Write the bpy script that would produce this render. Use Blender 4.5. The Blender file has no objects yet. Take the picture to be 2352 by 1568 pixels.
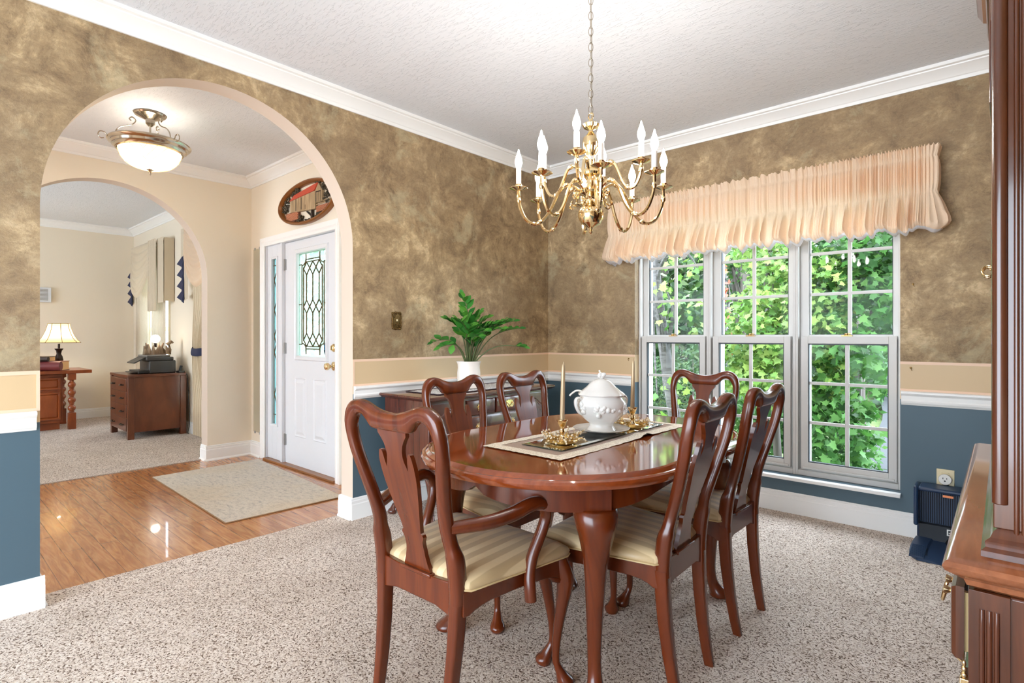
import bpy, bmesh, math, random
from mathutils import Vector, Matrix
random.seed(11)
PI = math.pi
C = bpy.context.scene.collection
SC = bpy.context.scene
R = math.radians
def S(r, g, b, a=1.0):
    f = lambda c: (c/255/12.92) if c/255 <= 0.04045 else ((c/255+0.055)/1.055)**2.4
    return (f(r), f(g), f(b), a)

# ------------------------------------------------------------------ camera
cd = bpy.data.cameras.new('camera'); cam = bpy.data.objects.new('camera', cd); C.objects.link(cam)
cd.sensor_width = 36.0; cd.lens = 1255.7/2352*36.0; cd.shift_y = -12.0/2352; cd.clip_start = 0.05; cd.clip_end = 200
cam.location = (0, 0, 1.17); cam.rotation_euler = (R(90), 0, R(41.9))
SC.camera = cam
# ------------------------------------------------------------------ world, sun, exposure
w = bpy.data.worlds.new('sky'); SC.world = w; w.use_nodes = True
nt = w.node_tree; bg = nt.nodes['Background']
bg.inputs[0].default_value = (0.74, 0.87, 1.0, 1)
# hazy sky, much brighter on the sun's side (behind the house) than over the woods
tc = nt.nodes.new('ShaderNodeTexCoord'); dp = nt.nodes.new('ShaderNodeVectorMath'); dp.operation = 'DOT_PRODUCT'
dp.inputs[1].default_value = (.10, -.94, .34); nt.links.new(tc.outputs['Generated'], dp.inputs[0])
mr = nt.nodes.new('ShaderNodeMapRange'); mr.interpolation_type = 'SMOOTHSTEP'
mr.inputs[1].default_value = -.15; mr.inputs[2].default_value = .95; mr.inputs[3].default_value = 10.5; mr.inputs[4].default_value = 8.5
nt.links.new(dp.outputs['Value'], mr.inputs[0]); nt.links.new(mr.outputs[0], bg.inputs[1])
sd = bpy.data.lights.new('sun', 'SUN'); sun = bpy.data.objects.new('sun', sd); C.objects.link(sun)
sd.energy = 1.7; sd.angle = R(3); sd.color = (1.0, 0.97, 0.92)
sun.rotation_euler = (R(35), 0, R(20))
BULB = 165.0
SC.view_settings.view_transform = 'Standard'; SC.view_settings.look = 'None'
SC.view_settings.exposure = 0.47; SC.view_settings.gamma = 1.0; SC.view_settings.use_curve_mapping = False
SC.cycles.max_bounces = 10; SC.cycles.diffuse_bounces = 5; SC.cycles.transparent_max_bounces = 24
SC.cycles.sample_clamp_indirect = 6.0; SC.cycles.use_denoising = True
SC.cycles.caustics_reflective = False; SC.cycles.caustics_refractive = False

# ------------------------------------------------------------------ materials
class MT:
    def __init__(s, name):
        s.m = bpy.data.materials.new(name); s.m.use_nodes = True; s.t = s.m.node_tree
        s.b = s.t.nodes['Principled BSDF']; s.out = s.t.nodes['Material Output']
    def n(s, typ, **kw):
        nd = s.t.nodes.new(typ)
        for k, v in kw.items():
            if k.startswith('_'): setattr(nd, k[1:], v)
            else:
                key = int(k[1:]) if k[0] == 'i' and k[1:].isdigit() else k.replace('__', ' ')
                nd.inputs[key].default_value = v
        return nd
    def l(s, a, b): s.t.links.new(a, b)
    def set(s, **kw):
        for k, v in kw.items(): s.b.inputs[k.replace('__', ' ')].default_value = v
        return s
    def coord(s, kind='Object', scale=(1, 1, 1), loc=(0, 0, 0), rot=(0, 0, 0)):
        if kind == 'World': o = s.n('ShaderNodeNewGeometry').outputs['Position']
        else: o = s.n('ShaderNodeTexCoord').outputs[kind]
        mp = s.n('ShaderNodeMapping'); mp.inputs['Scale'].default_value = scale
        mp.inputs['Location'].default_value = loc; mp.inputs['Rotation'].default_value = rot
        s.l(o, mp.inputs[0]); return mp.outputs[0]
    def ramp(s, fac, stops, interp='LINEAR'):
        r = s.n('ShaderNodeValToRGB'); r.color_ramp.interpolation = interp
        e = r.color_ramp.elements
        e[0].position, e[0].color = stops[0]; e[1].position, e[1].color = stops[-1]
        for p, c in stops[1:-1]:
            x = e.new(p); x.color = c
        s.l(fac, r.inputs[0]); return r.outputs[0]
    def mix(s, fac, a, b, mode='MIX'):
        m = s.n('ShaderNodeMix', _data_type='RGBA', _blend_type=mode)
        for val, i in ((fac, 0), (a, 6), (b, 7)):
            if hasattr(val, 'links'): s.l(val, m.inputs[i])
            else: m.inputs[i].default_value = val
        return m.outputs[2]
    def noise(s, vec, scale, detail=4, rough=.55, dist=0):
        nd = s.n('ShaderNodeTexNoise', Scale=scale, Detail=detail, Roughness=rough, Distortion=dist)
        s.l(vec, nd.inputs['Vector']); return nd.outputs[0]
    def bump(s, h, strength=.3, dist=.01):
        b = s.n('ShaderNodeBump', Strength=strength, Distance=dist); s.l(h, b.inputs['Height'])
        s.l(b.outputs[0], s.b.inputs['Normal']); return b
    def col(s, sock): s.l(sock, s.b.inputs['Base Color'])
def plain(name, c, rough=.5, metal=0, coat=0, spec=.5, **kw):
    m = MT(name); m.set(Base__Color=c, Roughness=rough, Metallic=metal, Coat__Weight=coat, Specular__IOR__Level=spec, **kw); return m.m
def wood(name, c1, c2, c3, rough=.22, coat=.35, axis=2, sc=1.0, coords='Object'):
    m = MT(name); s3 = [14*sc, 14*sc, 14*sc]; s3[axis] = 1.1*sc
    if axis == 2: s3[1] = 3.0*sc
    v = m.coord(coords, scale=s3)
    n1 = m.noise(v, 1.6, 6, .6, .5); n2 = m.noise(v, 6, 2, .5, 0)
    c = m.ramp(n1, [(.25, c1), (.5, c2), (.78, c3)])
    g = m.ramp(n2, [(.35, (.84, .84, .84, 1)), (.65, (1, 1, 1, 1))])
    m.col(m.mix(.7, c, g, 'MULTIPLY')); m.set(Roughness=rough, Coat__Weight=coat, Coat__Roughness=.08); return m.m
def emis(name, c, st):
    m = MT(name); m.set(Base__Color=(0, 0, 0, 1), Emission__Color=c, Emission__Strength=st); return m.m
def clear(name, tint=(1, 1, 1, 1), refl=1.0, rough=.0, wavy=0):
    m = MT(name); tr = m.n('ShaderNodeBsdfTransparent', Color=tint); gl = m.n('ShaderNodeBsdfGlossy', Roughness=rough)
    fr = m.n('ShaderNodeFresnel', IOR=1.45); mu = m.n('ShaderNodeMath', _operation='MULTIPLY', i1=refl)
    mx = m.n('ShaderNodeMixShader'); m.l(fr.outputs[0], mu.inputs[0]); m.l(mu.outputs[0], mx.inputs[0])
    m.l(tr.outputs[0], mx.inputs[1]); m.l(gl.outputs[0], mx.inputs[2]); m.l(mx.outputs[0], m.out.inputs[0])
    return m.m

white = plain('white_trim', S(244, 243, 240), .35)
white_window = plain('white_vinyl', S(206, 203, 199), .4)
door_white = plain('door_white', S(226, 228, 232), .3)
beige = plain('beige_paint', S(240, 229, 210), .6)
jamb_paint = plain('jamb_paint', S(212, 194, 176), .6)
cream_office = plain('office_paint', S(236, 224, 204), .6)
brass = plain('polished_brass', S(236, 210, 162), .12, 1.0)
old_brass = plain('antique_brass', S(150, 118, 70), .32, 1.0)
dark_bronze_plate = plain('dark_bronze_plate', S(112, 88, 54), .32, 1.0)
came_metal = plain('came_metal', S(96, 78, 52), .4, .8)
gold = plain('gold_leaf', S(214, 176, 104), .3, .9)
nickel = plain('nickel', S(190, 180, 165), .16, 1.0)
steel = plain('hinge_steel', S(175, 175, 175), .35, 1.0)
black = plain('black_plastic', S(28, 27, 28), .4)
charcoal = plain('charcoal_plastic', S(62, 60, 58), .45)
bronze = plain('dark_bronze', S(48, 36, 30), .35, .7)
porcelain = plain('white_porcelain', S(238, 235, 230), .16, 0, .4)
ivory = plain('ivory_plastic', S(228, 212, 172), .4)
navy = plain('navy_fabric', S(36, 42, 74), .8)
navy_plastic = plain('navy_plastic', S(30, 52, 82), .35)
navy_dark = plain('dark_ribbed_plastic', S(22, 26, 34), .5)
copper = plain('copper_label', S(214, 130, 88), .35, .6)
candle_gold = plain('gold_candle', S(196, 170, 134), .35, .25)
sleeve = plain('candle_sleeve', S(240, 228, 216), .45)
soil = plain('soil', S(50, 38, 30), .9)
pot_mat = plain('cream_ceramic', S(240, 230, 220), .35)
bulb_on = emis('lit_bulb', (1.0, .96, .91, 1), BULB)
glass_clear = clear('window_glass', (1, 1, 1, 1), .12)
def obscure(name, c, k, tint):
    m = MT(name); tl = m.n('ShaderNodeBsdfTranslucent', Color=c); tr = m.n('ShaderNodeBsdfTransparent', Color=tint); gl = m.n('ShaderNodeBsdfGlossy', Roughness=.08)
    a = m.n('ShaderNodeMixShader', i0=k); b = m.n('ShaderNodeMixShader', i0=.05)
    m.l(tr.outputs[0], a.inputs[1]); m.l(tl.outputs[0], a.inputs[2]); m.l(a.outputs[0], b.inputs[1]); m.l(gl.outputs[0], b.inputs[2]); m.l(b.outputs[0], m.out.inputs[0]); return m.m
glass_door = obscure('leaded_glass', S(178, 194, 186), .55, S(226, 240, 232))
glass_frost = obscure('sidelight_glass', S(160, 186, 190), .75, S(180, 210, 212))
mirror_mat = plain('mirror', S(235, 238, 232), .01, 1.0)
glass_edge = plain('glass_edge', S(60, 110, 90), .1, 0, .5)

def mk_faux():
    m = MT('faux_finish_wall'); v = m.coord('World')
    a = m.noise(v, 1.7, 6, .7, .5); b = m.noise(m.coord('World', loc=(7, 3, 1)), 5.5, 10, .78, .35)
    e = m.noise(m.coord('World', loc=(1, 9, 4)), 30, 8, .78, .6)
    s = m.noise(m.coord('World', loc=(4, 4, 4)), 3.1, 8, .72, .4)
    st = m.noise(m.coord('World', scale=(9, 9, 24), loc=(3, 1, 2)), 2.2, 7, .75, 1.2)
    c = m.ramp(b, [(.36, S(120, 97, 69)), (.46, S(160, 134, 99)), (.54, S(178, 152, 114)), (.60, S(204, 178, 138)), (.70, S(222, 198, 158))])
    c = m.mix(m.ramp(a, [(.42, (0, 0, 0, 1)), (.58, (.6, .6, .6, 1))]), c, S(132, 109, 81))
    c = m.mix(m.ramp(s, [(.56, (0, 0, 0, 1)), (.64, (.55, .55, .55, 1))]), c, S(184, 170, 136))
    c = m.mix(.6, c, m.ramp(e, [(.34, (.70, .69, .67, 1)), (.47, (1, 1, 1, 1)), (.60, (1.04, 1.03, 1.0, 1)), (.70, (1.22, 1.19, 1.12, 1))]), 'MULTIPLY')
    c = m.mix(.4, c, m.ramp(st, [(.36, (.72, .70, .68, 1)), (.5, (1, 1, 1, 1)), (.66, (1.14, 1.12, 1.08, 1))]), 'MULTIPLY')
    # painted bands: chair rail band below the finish, blue dado at the bottom
    sp = m.n('ShaderNodeSeparateXYZ'); m.l(m.n('ShaderNodeNewGeometry').outputs['Position'], sp.inputs[0])
    g1 = m.n('ShaderNodeMath', _operation='GREATER_THAN', i1=1.02); m.l(sp.outputs[2], g1.inputs[0])
    g2 = m.n('ShaderNodeMath', _operation='GREATER_THAN', i1=.80); m.l(sp.outputs[2], g2.inputs[0])
    c2 = m.mix(g1.outputs[0], S(212, 184, 144), c)
    c3 = m.mix(g2.outputs[0], S(76, 98, 110), c2)
    m.col(c3); m.set(Roughness=.5)
    es = m.n('ShaderNodeMath', _operation='ADD'); m.l(e, es.inputs[0]); m.l(b, es.inputs[1])
    h = m.n('ShaderNodeMath', _operation='MULTIPLY'); m.l(es.outputs[0], h.inputs[0]); m.l(g1.outputs[0], h.inputs[1])
    m.bump(h.outputs[0], .55, .008); return m.m
faux = mk_faux()
def mk_ceiling():
    m = MT('stomped_ceiling'); v = m.coord('World')
    d = m.noise(v, 6, 2, .5, 0); d2 = m.noise(m.coord('World', loc=(5, 2, 0)), 6, 2, .5, 0)
    def streak(rot): return m.noise(m.coord('World', scale=(1, 6, 1), rot=(0, 0, rot)), 17, 3, .55, .7)
    sel = m.ramp(d, [(.48, (0, 0, 0, 1)), (.52, (1, 1, 1, 1))]); sel2 = m.ramp(d2, [(.48, (0, 0, 0, 1)), (.52, (1, 1, 1, 1))])
    st = m.mix(sel2, m.mix(sel, streak(.2), streak(1.0)), m.mix(sel, streak(1.9), streak(2.7)))
    hh = m.ramp(st, [(.54, (0, 0, 0, 1)), (.62, (1, 1, 1, 1)), (.68, (.25, .25, .25, 1))])
    m.set(Base__Color=S(226, 228, 232), Roughness=.6); m.bump(hh, .42, .010); return m.m
ceil_mat = mk_ceiling()
def mk_carpet():
    m = MT('speckled_carpet'); v = m.coord('World')
    vo = m.n('ShaderNodeTexVoronoi', Scale=230.0); m.l(m.mix(.05, v, m.n('ShaderNodeTexNoise', Scale=90.0, Detail=2.0).outputs[1]), vo.inputs['Vector'])
    sep = m.n('ShaderNodeSeparateColor'); m.l(vo.outputs['Color'], sep.inputs[0])
    n = m.noise(v, 110, 3, .6); big = m.noise(v, 3.2, 3, .5, .4)
    ad = m.n('ShaderNodeMath', _operation='ADD'); m.l(sep.outputs[0], ad.inputs[0]); m.l(n, ad.inputs[1])
    hv = m.n('ShaderNodeMath', _operation='MULTIPLY', i1=.5); m.l(ad.outputs[0], hv.inputs[0])
    c = m.ramp(hv.outputs[0], [(.29, S(104, 86, 74)), (.35, S(158, 138, 122)), (.41, S(206, 189, 174)), (.58, S(220, 205, 192)), (.75, S(236, 224, 214))])
    c = m.mix(.6, c, m.ramp(big, [(.35, (.88, .86, .84, 1)), (.6, (1.04, 1.04, 1.04, 1))]), 'MULTIPLY')
    m.col(c); m.set(Roughness=.95, Specular__IOR__Level=.1)
    m.bump(hv.outputs[0], .6, .010); return m.m
carpet = mk_carpet()
def mk_planks():
    m = MT('oak_planks'); v = m.coord('World')
    br = m.n('ShaderNodeTexBrick', _offset=.37, Color1=(.25, .25, .25, 1), Color2=(.85, .85, .85, 1), Mortar=(0, 0, 0, 1), Scale=1.0, Mortar__Size=.0022, Mortar__Smooth=.2, Brick__Width=.95, Row__Height=.083)
    m.l(v, br.inputs['Vector'])
    g = m.noise(m.coord('World', scale=(1.6, 14, 1)), 2.2, 3, .5, 1.6); g2 = m.noise(m.coord('World', scale=(6, 120, 1)), 2.0, 3, .5)
    c = m.ramp(g, [(.35, S(166, 106, 62)), (.5, S(186, 124, 76)), (.65, S(202, 142, 92))])
    c = m.mix(.35, c, m.ramp(g2, [(.35, (.8, .78, .76, 1)), (.6, (1, 1, 1, 1))]), 'MULTIPLY')
    c = m.mix(.7, c, m.ramp(br.outputs[0], [(0, (.30, .22, .18, 1)), (.2, (.62, .56, .5, 1)), (.25, (.84, .82, .80, 1)), (.85, (1.06, 1.05, 1.03, 1))]), 'MULTIPLY')
    m.col(c); m.set(Roughness=.2, Coat__Weight=.3); m.bump(br.outputs[0], .2, .002); return m.m
planks = mk_planks()
cherry = wood('cherry_wood', S(78, 30, 9), S(98, 39, 12), S(116, 50, 16), .24, .22)
cherry_top = wood('cherry_top', S(112, 48, 18), S(140, 63, 25), S(158, 78, 34), .06, .8, 1, .8)
mahog = wood('dark_cherry', S(62, 30, 22), S(86, 44, 32), S(108, 58, 44), .2, .5)
hutch_wood = wood('hutch_wood', S(52, 24, 11), S(80, 38, 17), S(104, 52, 26), .2, .5)
hutch_top = wood('hutch_top_wood', S(120, 66, 38), S(146, 86, 54), S(170, 108, 72), .16, .4, 1)
cab_wood = wood('walnut_brown', S(72, 36, 20), S(100, 52, 30), S(126, 70, 42), .3, .2)
desk_wood = wood('desk_oak', S(112, 50, 20), S(146, 70, 30), S(176, 94, 46), .3, .2)
raw_wood = plain('raw_pine', S(206, 176, 122), .7)
bark = wood('bark', S(60, 52, 46), S(90, 82, 76), S(130, 124, 118), .9, 0, 2, .6)
def mk_birch():
    m = MT('birch_bark'); n = m.noise(m.coord('Object', scale=(2, 2, 10)), 1.6, 6, .7, .6)
    m.col(m.ramp(n, [(.3, S(30, 28, 27)), (.42, S(76, 73, 72)), (.6, S(104, 101, 101)), (.8, S(120, 117, 117))])); m.set(Roughness=.9)
    m.bump(n, .4, .02); return m.m
birch_mat = mk_birch()
def mk_seat():
    m = MT('striped_seat_satin'); sp = m.n('ShaderNodeSeparateXYZ'); m.l(m.n('ShaderNodeTexCoord').outputs['Object'], sp.inputs[0])
    k = m.n('ShaderNodeMath', _operation='MULTIPLY', i1=2*PI/.052); m.l(sp.outputs[0], k.inputs[0])
    s = m.n('ShaderNodeMath', _operation='SINE'); m.l(k.outputs[0], s.inputs[0])
    a = m.n('ShaderNodeMath', _operation='MULTIPLY_ADD', i1=.5, i2=.5); m.l(s.outputs[0], a.inputs[0])
    f = m.ramp(a.outputs[0], [(.42, (0, 0, 0, 1)), (.58, (1, 1, 1, 1))])
    m.col(m.mix(f, S(222, 196, 152), S(194, 166, 124)))
    rr = m.ramp(f, [(0, (.7, .7, .7, 1)), (1, (.42, .42, .42, 1))]); m.l(rr, m.b.inputs['Roughness'])
    m.set(Sheen__Weight=.2); m.bump(m.noise(m.coord(), 420, 2), .15, .002); return m.m
seat_mat = mk_seat()
seat_pipe = plain('seat_piping', S(206, 178, 130), .7)
def fabric(name, c, dark, sc=500, rough=.85, trans=0):
    m = MT(name); n = m.noise(m.coord(), sc, 2); m.col(m.mix(m.ramp(n, [(.4, (0, 0, 0, 1)), (.6, (1, 1, 1, 1))]), dark, c)); m.set(Roughness=rough, Sheen__Weight=.15)
    m.bump(n, .15, .002)
    if trans:
        tl = m.n('ShaderNodeBsdfTranslucent', Color=c); mx = m.n('ShaderNodeMixShader', i0=trans)
        m.l(m.b.outputs[0], mx.inputs[1]); m.l(tl.outputs[0], mx.inputs[2]); m.l(mx.outputs[0], m.out.inputs[0])
    return m.m
peach = fabric('peach_satin', S(252, 228, 200), S(246, 218, 188), 300, .45, .32)
lining = fabric('white_lining', S(238, 240, 246), S(226, 230, 240), 300, .8, .6)
drape = fabric('cream_drape', S(218, 202, 176), S(206, 190, 164), 300, .6, .06)
sheer = fabric('sheer_panel', S(226, 214, 194), S(216, 204, 182), 300, .8, .12)
taupe = fabric('taupe_linen', S(172, 144, 124), S(156, 130, 110))
lace = fabric('cream_lace', S(246, 234, 214), S(214, 198, 172), 160)
lace_cool = fabric('ivory_lace', S(236, 232, 228), S(150, 146, 146), 90)
def mk_rug():
    m = MT('faded_rug'); v = m.coord('World', scale=(1, 2.4, 1))
    a = m.noise(v, 16, 8, .8, .3); b = m.noise(m.coord('World'), 2.4, 3, .5, .3); f = m.noise(m.coord('World'), 130, 2)
    c = m.ramp(a, [(.34, S(160, 154, 148)), (.45, S(196, 186, 174)), (.55, S(214, 203, 188)), (.70, S(196, 192, 184))])
    c = m.mix(m.ramp(b, [(.48, (0, 0, 0, 1)), (.65, (.4, .4, .4, 1))]), c, S(208, 188, 160))
    c = m.mix(.3, c, m.ramp(f, [(.35, (.7, .7, .7, 1)), (.65, (1.1, 1.1, 1.1, 1))]), 'MULTIPLY')
    m.col(c); m.set(Roughness=.95); m.bump(f, .3, .003); return m.m
rug_mat = mk_rug()
rug_edge = plain('rug_binding', S(150, 116, 84), .9)
def mk_leaf(name, cols, tr=.45):
    m = MT(name); g = m.n('ShaderNodeNewGeometry')
    c = m.ramp(g.outputs['Random Per Island'], [(i/(len(cols)-1), S(*c)) for i, c in enumerate(cols)])
    m.col(c); m.set(Roughness=.5, Specular__IOR__Level=.35)
    tl = m.n('ShaderNodeBsdfTranslucent'); m.l(c, tl.inputs[0]); mx = m.n('ShaderNodeMixShader', i0=tr)
    m.l(m.b.outputs[0], mx.inputs[1]); m.l(tl.outputs[0], mx.inputs[2]); m.l(mx.outputs[0], m.out.inputs[0]); return m.m
leaf_lime = mk_leaf('lime_leaves', [(88, 131, 53), (116, 151, 66), (75, 121, 53), (138, 162, 79), (129, 155, 77), (103, 144, 68)], .3)
leaf_green = mk_leaf('green_leaves', [(49, 91, 37), (71, 118, 49), (41, 81, 34), (89, 132, 61), (60, 104, 48)], .35)
leaf_dark = mk_leaf('forest_leaves', [(31, 61, 29), (53, 85, 39), (28, 52, 29), (72, 99, 46), (40, 70, 39), (90, 103, 48)], .3)
leaf_red = mk_leaf('red_vine_leaves', [(188, 97, 84), (202, 123, 106), (167, 79, 62), (199, 150, 106)])
leaf_plant = mk_leaf('glossy_plant_leaves', [(42, 104, 40), (60, 130, 48), (92, 158, 56), (46, 112, 52), (70, 140, 50)], .15)
stem_green = plain('plant_stem', S(84, 96, 54), .5)
def mk_ground():
    m = MT('forest_ground'); n = m.noise(m.coord('World'), 3, 6, .7); m.col(m.ramp(n, [(.3, S(60, 56, 44)), (.5, S(92, 110, 62)), (.7, S(110, 140, 70))])); m.set(Roughness=.95); return m.m
ground_mat = mk_ground()
def mk_asphalt():
    m = MT('asphalt'); n = m.noise(m.coord('World'), 40, 4, .7); m.col(m.ramp(n, [(.3, S(38, 40, 43)), (.7, S(56, 58, 60))])); m.set(Roughness=.9); return m.m
asphalt = mk_asphalt()

# ------------------------------------------------------------------ mesh builder
class MB:
    def __init__(s): s.bm = bmesh.new(); s.mi = 0
    def V(s, p): return s.bm.verts.new(p)
    def face(s, vs):
        try:
            f = s.bm.faces.new(vs); f.material_index = s.mi; f.smooth = True; return f
        except ValueError: return None
    def box(s, x0, x1, y0, y1, z0, z1):
        p = [s.V(q) for q in ((x0, y0, z0), (x1, y0, z0), (x1, y1, z0), (x0, y1, z0), (x0, y0, z1), (x1, y0, z1), (x1, y1, z1), (x0, y1, z1))]
        for f in ((3, 2, 1, 0), (4, 5, 6, 7), (0, 1, 5, 4), (1, 2, 6, 5), (2, 3, 7, 6), (3, 0, 4, 7)): s.face([p[i] for i in f])
        return s
    def obox(s, c, size, rot):
        c = Vector(c); n = len(s.bm.verts); h = [q/2 for q in size]
        s.box(-h[0], h[0], -h[1], h[1], -h[2], h[2]); s.bm.verts.ensure_lookup_table()
        for v in s.bm.verts[n:]: v.co = rot @ v.co + c
        return s
    def loft(s, rings, closed=True, cap=True, loop=False):
        R_ = [[s.V(p) for p in r] for r in rings]; n = len(R_[0]); m = len(R_)
        for i in range(m if loop else m-1):
            a, b = R_[i], R_[(i+1) % m]
            for j in range(n if closed else n-1): s.face([a[j], a[(j+1) % n], b[(j+1) % n], b[j]])
        if cap and not loop and closed: s.face(R_[0][::-1]); s.face(R_[-1])
        return s
    def tube(s, pts, r, seg=8, closed=False, flat=1.0, up=None, cap=True):
        pts = [Vector(p) for p in pts]; n = len(pts); rs = r if isinstance(r, (list, tuple)) else [r]*n
        T = []
        for i in range(n):
            a = pts[(i-1) % n] if (closed or i > 0) else pts[i]; b = pts[(i+1) % n] if (closed or i < n-1) else pts[i]
            t = (b-a); T.append(t.normalized() if t.length > 1e-9 else Vector((0, 0, 1)))
        u = Vector(up) if up else (Vector((0, 0, 1)) if abs(T[0].z) < .9 else Vector((1, 0, 0)))
        nrm = (u - T[0]*u.dot(T[0])).normalized(); rings = []
        for i in range(n):
            if up: nrm = (Vector(up) - T[i]*Vector(up).dot(T[i]))
            else: nrm = nrm - T[i]*nrm.dot(T[i])
            nrm = nrm.normalized() if nrm.length > 1e-6 else Vector((1, 0, 0))
            bi = T[i].cross(nrm)
            rings.append([pts[i] + rs[i]*(math.cos(2*PI*k/seg)*nrm*flat + math.sin(2*PI*k/seg)*bi) for k in range(seg)])
        return s.loft(rings, True, cap, closed)
    def lathe(s, prof, c=(0, 0, 0), seg=24, fn=None):
        c = Vector(c); rings = []
        for (r, z) in prof:
            rings.append([c + Vector((max(r, 1e-5)*(fn(2*PI*k/seg, z, r) if fn else 1)*math.cos(2*PI*k/seg), max(r, 1e-5)*(fn(2*PI*k/seg, z, r) if fn else 1)*math.sin(2*PI*k/seg), z)) for k in range(seg)])
        return s.loft(rings, True, True)
    def ball(s, c, r, seg=10, rings=6):
        r = r if isinstance(r, (tuple, list)) else (r, r, r); c = Vector(c)
        top = s.V(c+Vector((0, 0, r[2]))); bot = s.V(c-Vector((0, 0, r[2]))); L = []
        for i in range(1, rings):
            a = PI*i/rings
            L.append([s.V(c+Vector((r[0]*math.sin(a)*math.cos(2*PI*k/seg), r[1]*math.sin(a)*math.sin(2*PI*k/seg), r[2]*math.cos(a)))) for k in range(seg)])
        for k in range(seg):
            s.face([top, L[0][k], L[0][(k+1) % seg]]); s.face([bot, L[-1][(k+1) % seg], L[-1][k]])
            for i in range(len(L)-1): s.face([L[i][k], L[i+1][k], L[i+1][(k+1) % seg], L[i][(k+1) % seg]])
        return s
    def grid(s, P, nu, nv, close_u=False):
        G = [[s.V(P(i, j)) for j in range(nv+1)] for i in range(nu+(0 if close_u else 1))]; n = len(G)
        for i in range(nu):
            for j in range(nv): s.face([G[i][j], G[(i+1) % n][j], G[(i+1) % n][j+1], G[i][j+1]])
        return s
    def plate(s, outline, t, fn, slices=()):
        b = bmesh.new(); b.faces.new([b.verts.new((x, 0, z)) for x, z in outline])
        for z in slices:
            bmesh.ops.bisect_plane(b, geom=b.verts[:]+b.edges[:]+b.faces[:], plane_co=(0, 0, z), plane_no=(0, 0, 1), dist=1e-5)
        if slices: bmesh.ops.triangulate(b, faces=b.faces[:])
        r = bmesh.ops.extrude_face_region(b, geom=b.faces[:])
        bmesh.ops.translate(b, vec=(0, t, 0), verts=[g for g in r['geom'] if isinstance(g, bmesh.types.BMVert)])
        bmesh.ops.recalc_face_normals(b, faces=b.faces[:])
        mp = {v: s.V(fn(v.co)) for v in b.verts}
        for f in b.faces: s.face([mp[v] for v in f.verts])
        b.free(); return s
    def build(s, name, mats, parent=None, sharp=35, bevel=0, seg=2, subd=0, loc=None):
        bm = s.bm; bmesh.ops.recalc_face_normals(bm, faces=bm.faces[:])
        me = bpy.data.meshes.new(name); bm.to_mesh(me); bm.free()
        for m in (mats if isinstance(mats, (list, tuple)) else [mats]): me.materials.append(m)
        me.set_sharp_from_angle(angle=R(sharp))
        o = bpy.data.objects.new(name, me); C.objects.link(o)
        if parent: o.parent = parent
        if loc: o.location = loc
        if bevel:
            b = o.modifiers.new('bevel', 'BEVEL'); b.width = bevel; b.segments = seg; b.limit_method = 'ANGLE'; b.angle_limit = R(40)
        if subd:
            d = o.modifiers.new('subd', 'SUBSURF'); d.levels = d.render_levels = subd
        return o
def thing(name, label, cat, loc=(0, 0, 0), rz=0, group=None):
    o = bpy.data.objects.new(name, None); C.objects.link(o); o.empty_display_size = .1
    o.location = loc; o.rotation_euler = (0, 0, rz); o['label'] = label; o['category'] = cat
    if group: o['group'] = group
    return o
def tag(o, label, cat, group=None):
    o['label'] = label; o['category'] = cat
    if group: o['group'] = group
    return o
def struct(o, label=None):
    o['kind'] = 'structure'
    if label: o['label'] = label
    return o
def dup(root, loc, rz, label, group=None):
    r = root.copy(); C.objects.link(r); r.location = loc; r.rotation_euler = (0, 0, rz); r['label'] = label
    if group: r['group'] = group
    for ch in list(root.children):
        c = ch.copy(); C.objects.link(c); c.parent = r
        for g in ch.children:
            d = g.copy(); C.objects.link(d); d.parent = c
    return r
def cr(pts, n=4):
    """Catmull-Rom through points (tuples)"""
    P = [pts[0]]+list(pts)+[pts[-1]]; out = []
    for i in range(1, len(P)-2):
        p0, p1, p2, p3 = P[i-1:i+3]
        for k in range(n):
            t = k/n
            out.append(tuple(.5*(2*b+(c-a)*t+(2*a-5*b+4*c-d)*t*t+(3*b-a-3*c+d)*t**3) for a, b, c, d in zip(p0, p1, p2, p3)))
    out.append(tuple(pts[-1])); return out
def cabriole(m, x, y, dx, dy, top, k=1.0, foot=1.0, seg=12, ztop_r=.026):
    """a cabriole leg: knee bows out along (dx,dy), ankle tucks in, pad foot"""
    prof = [(0, top, ztop_r*k), (.010, top*.93, .030*k), (.022, top*.84, .031*k), (.020, top*.76, .027*k), (.010, top*.62, .0215*k), (-.002, top*.46, .017*k), (-.010, top*.30, .0140*k), (-.010, top*.19, .0128*k),
            (-.002, .062*foot, .0150*k), (.010, .040*foot, .021*foot), (.020, .024*foot, .029*foot), (.022, .012*foot, .030*foot), (.020, 0, .024*foot)]
    prof = cr(prof, 3)
    m.loft([[(x+dx*o*k+r*math.cos(2*PI*i/seg), y+dy*o*k+r*math.sin(2*PI*i/seg), z) for i in range(seg)] for o, z, r in prof])
def sweep(m, prof, p0, p1, nrm):
    """extrude a (projection, z) profile along p0->p1 on a wall whose room-side normal is nrm"""
    m.loft([[(p[0]+nrm[0]*d, p[1]+nrm[1]*d, z) for d, z in prof] for p in (p0, p1)])
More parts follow.
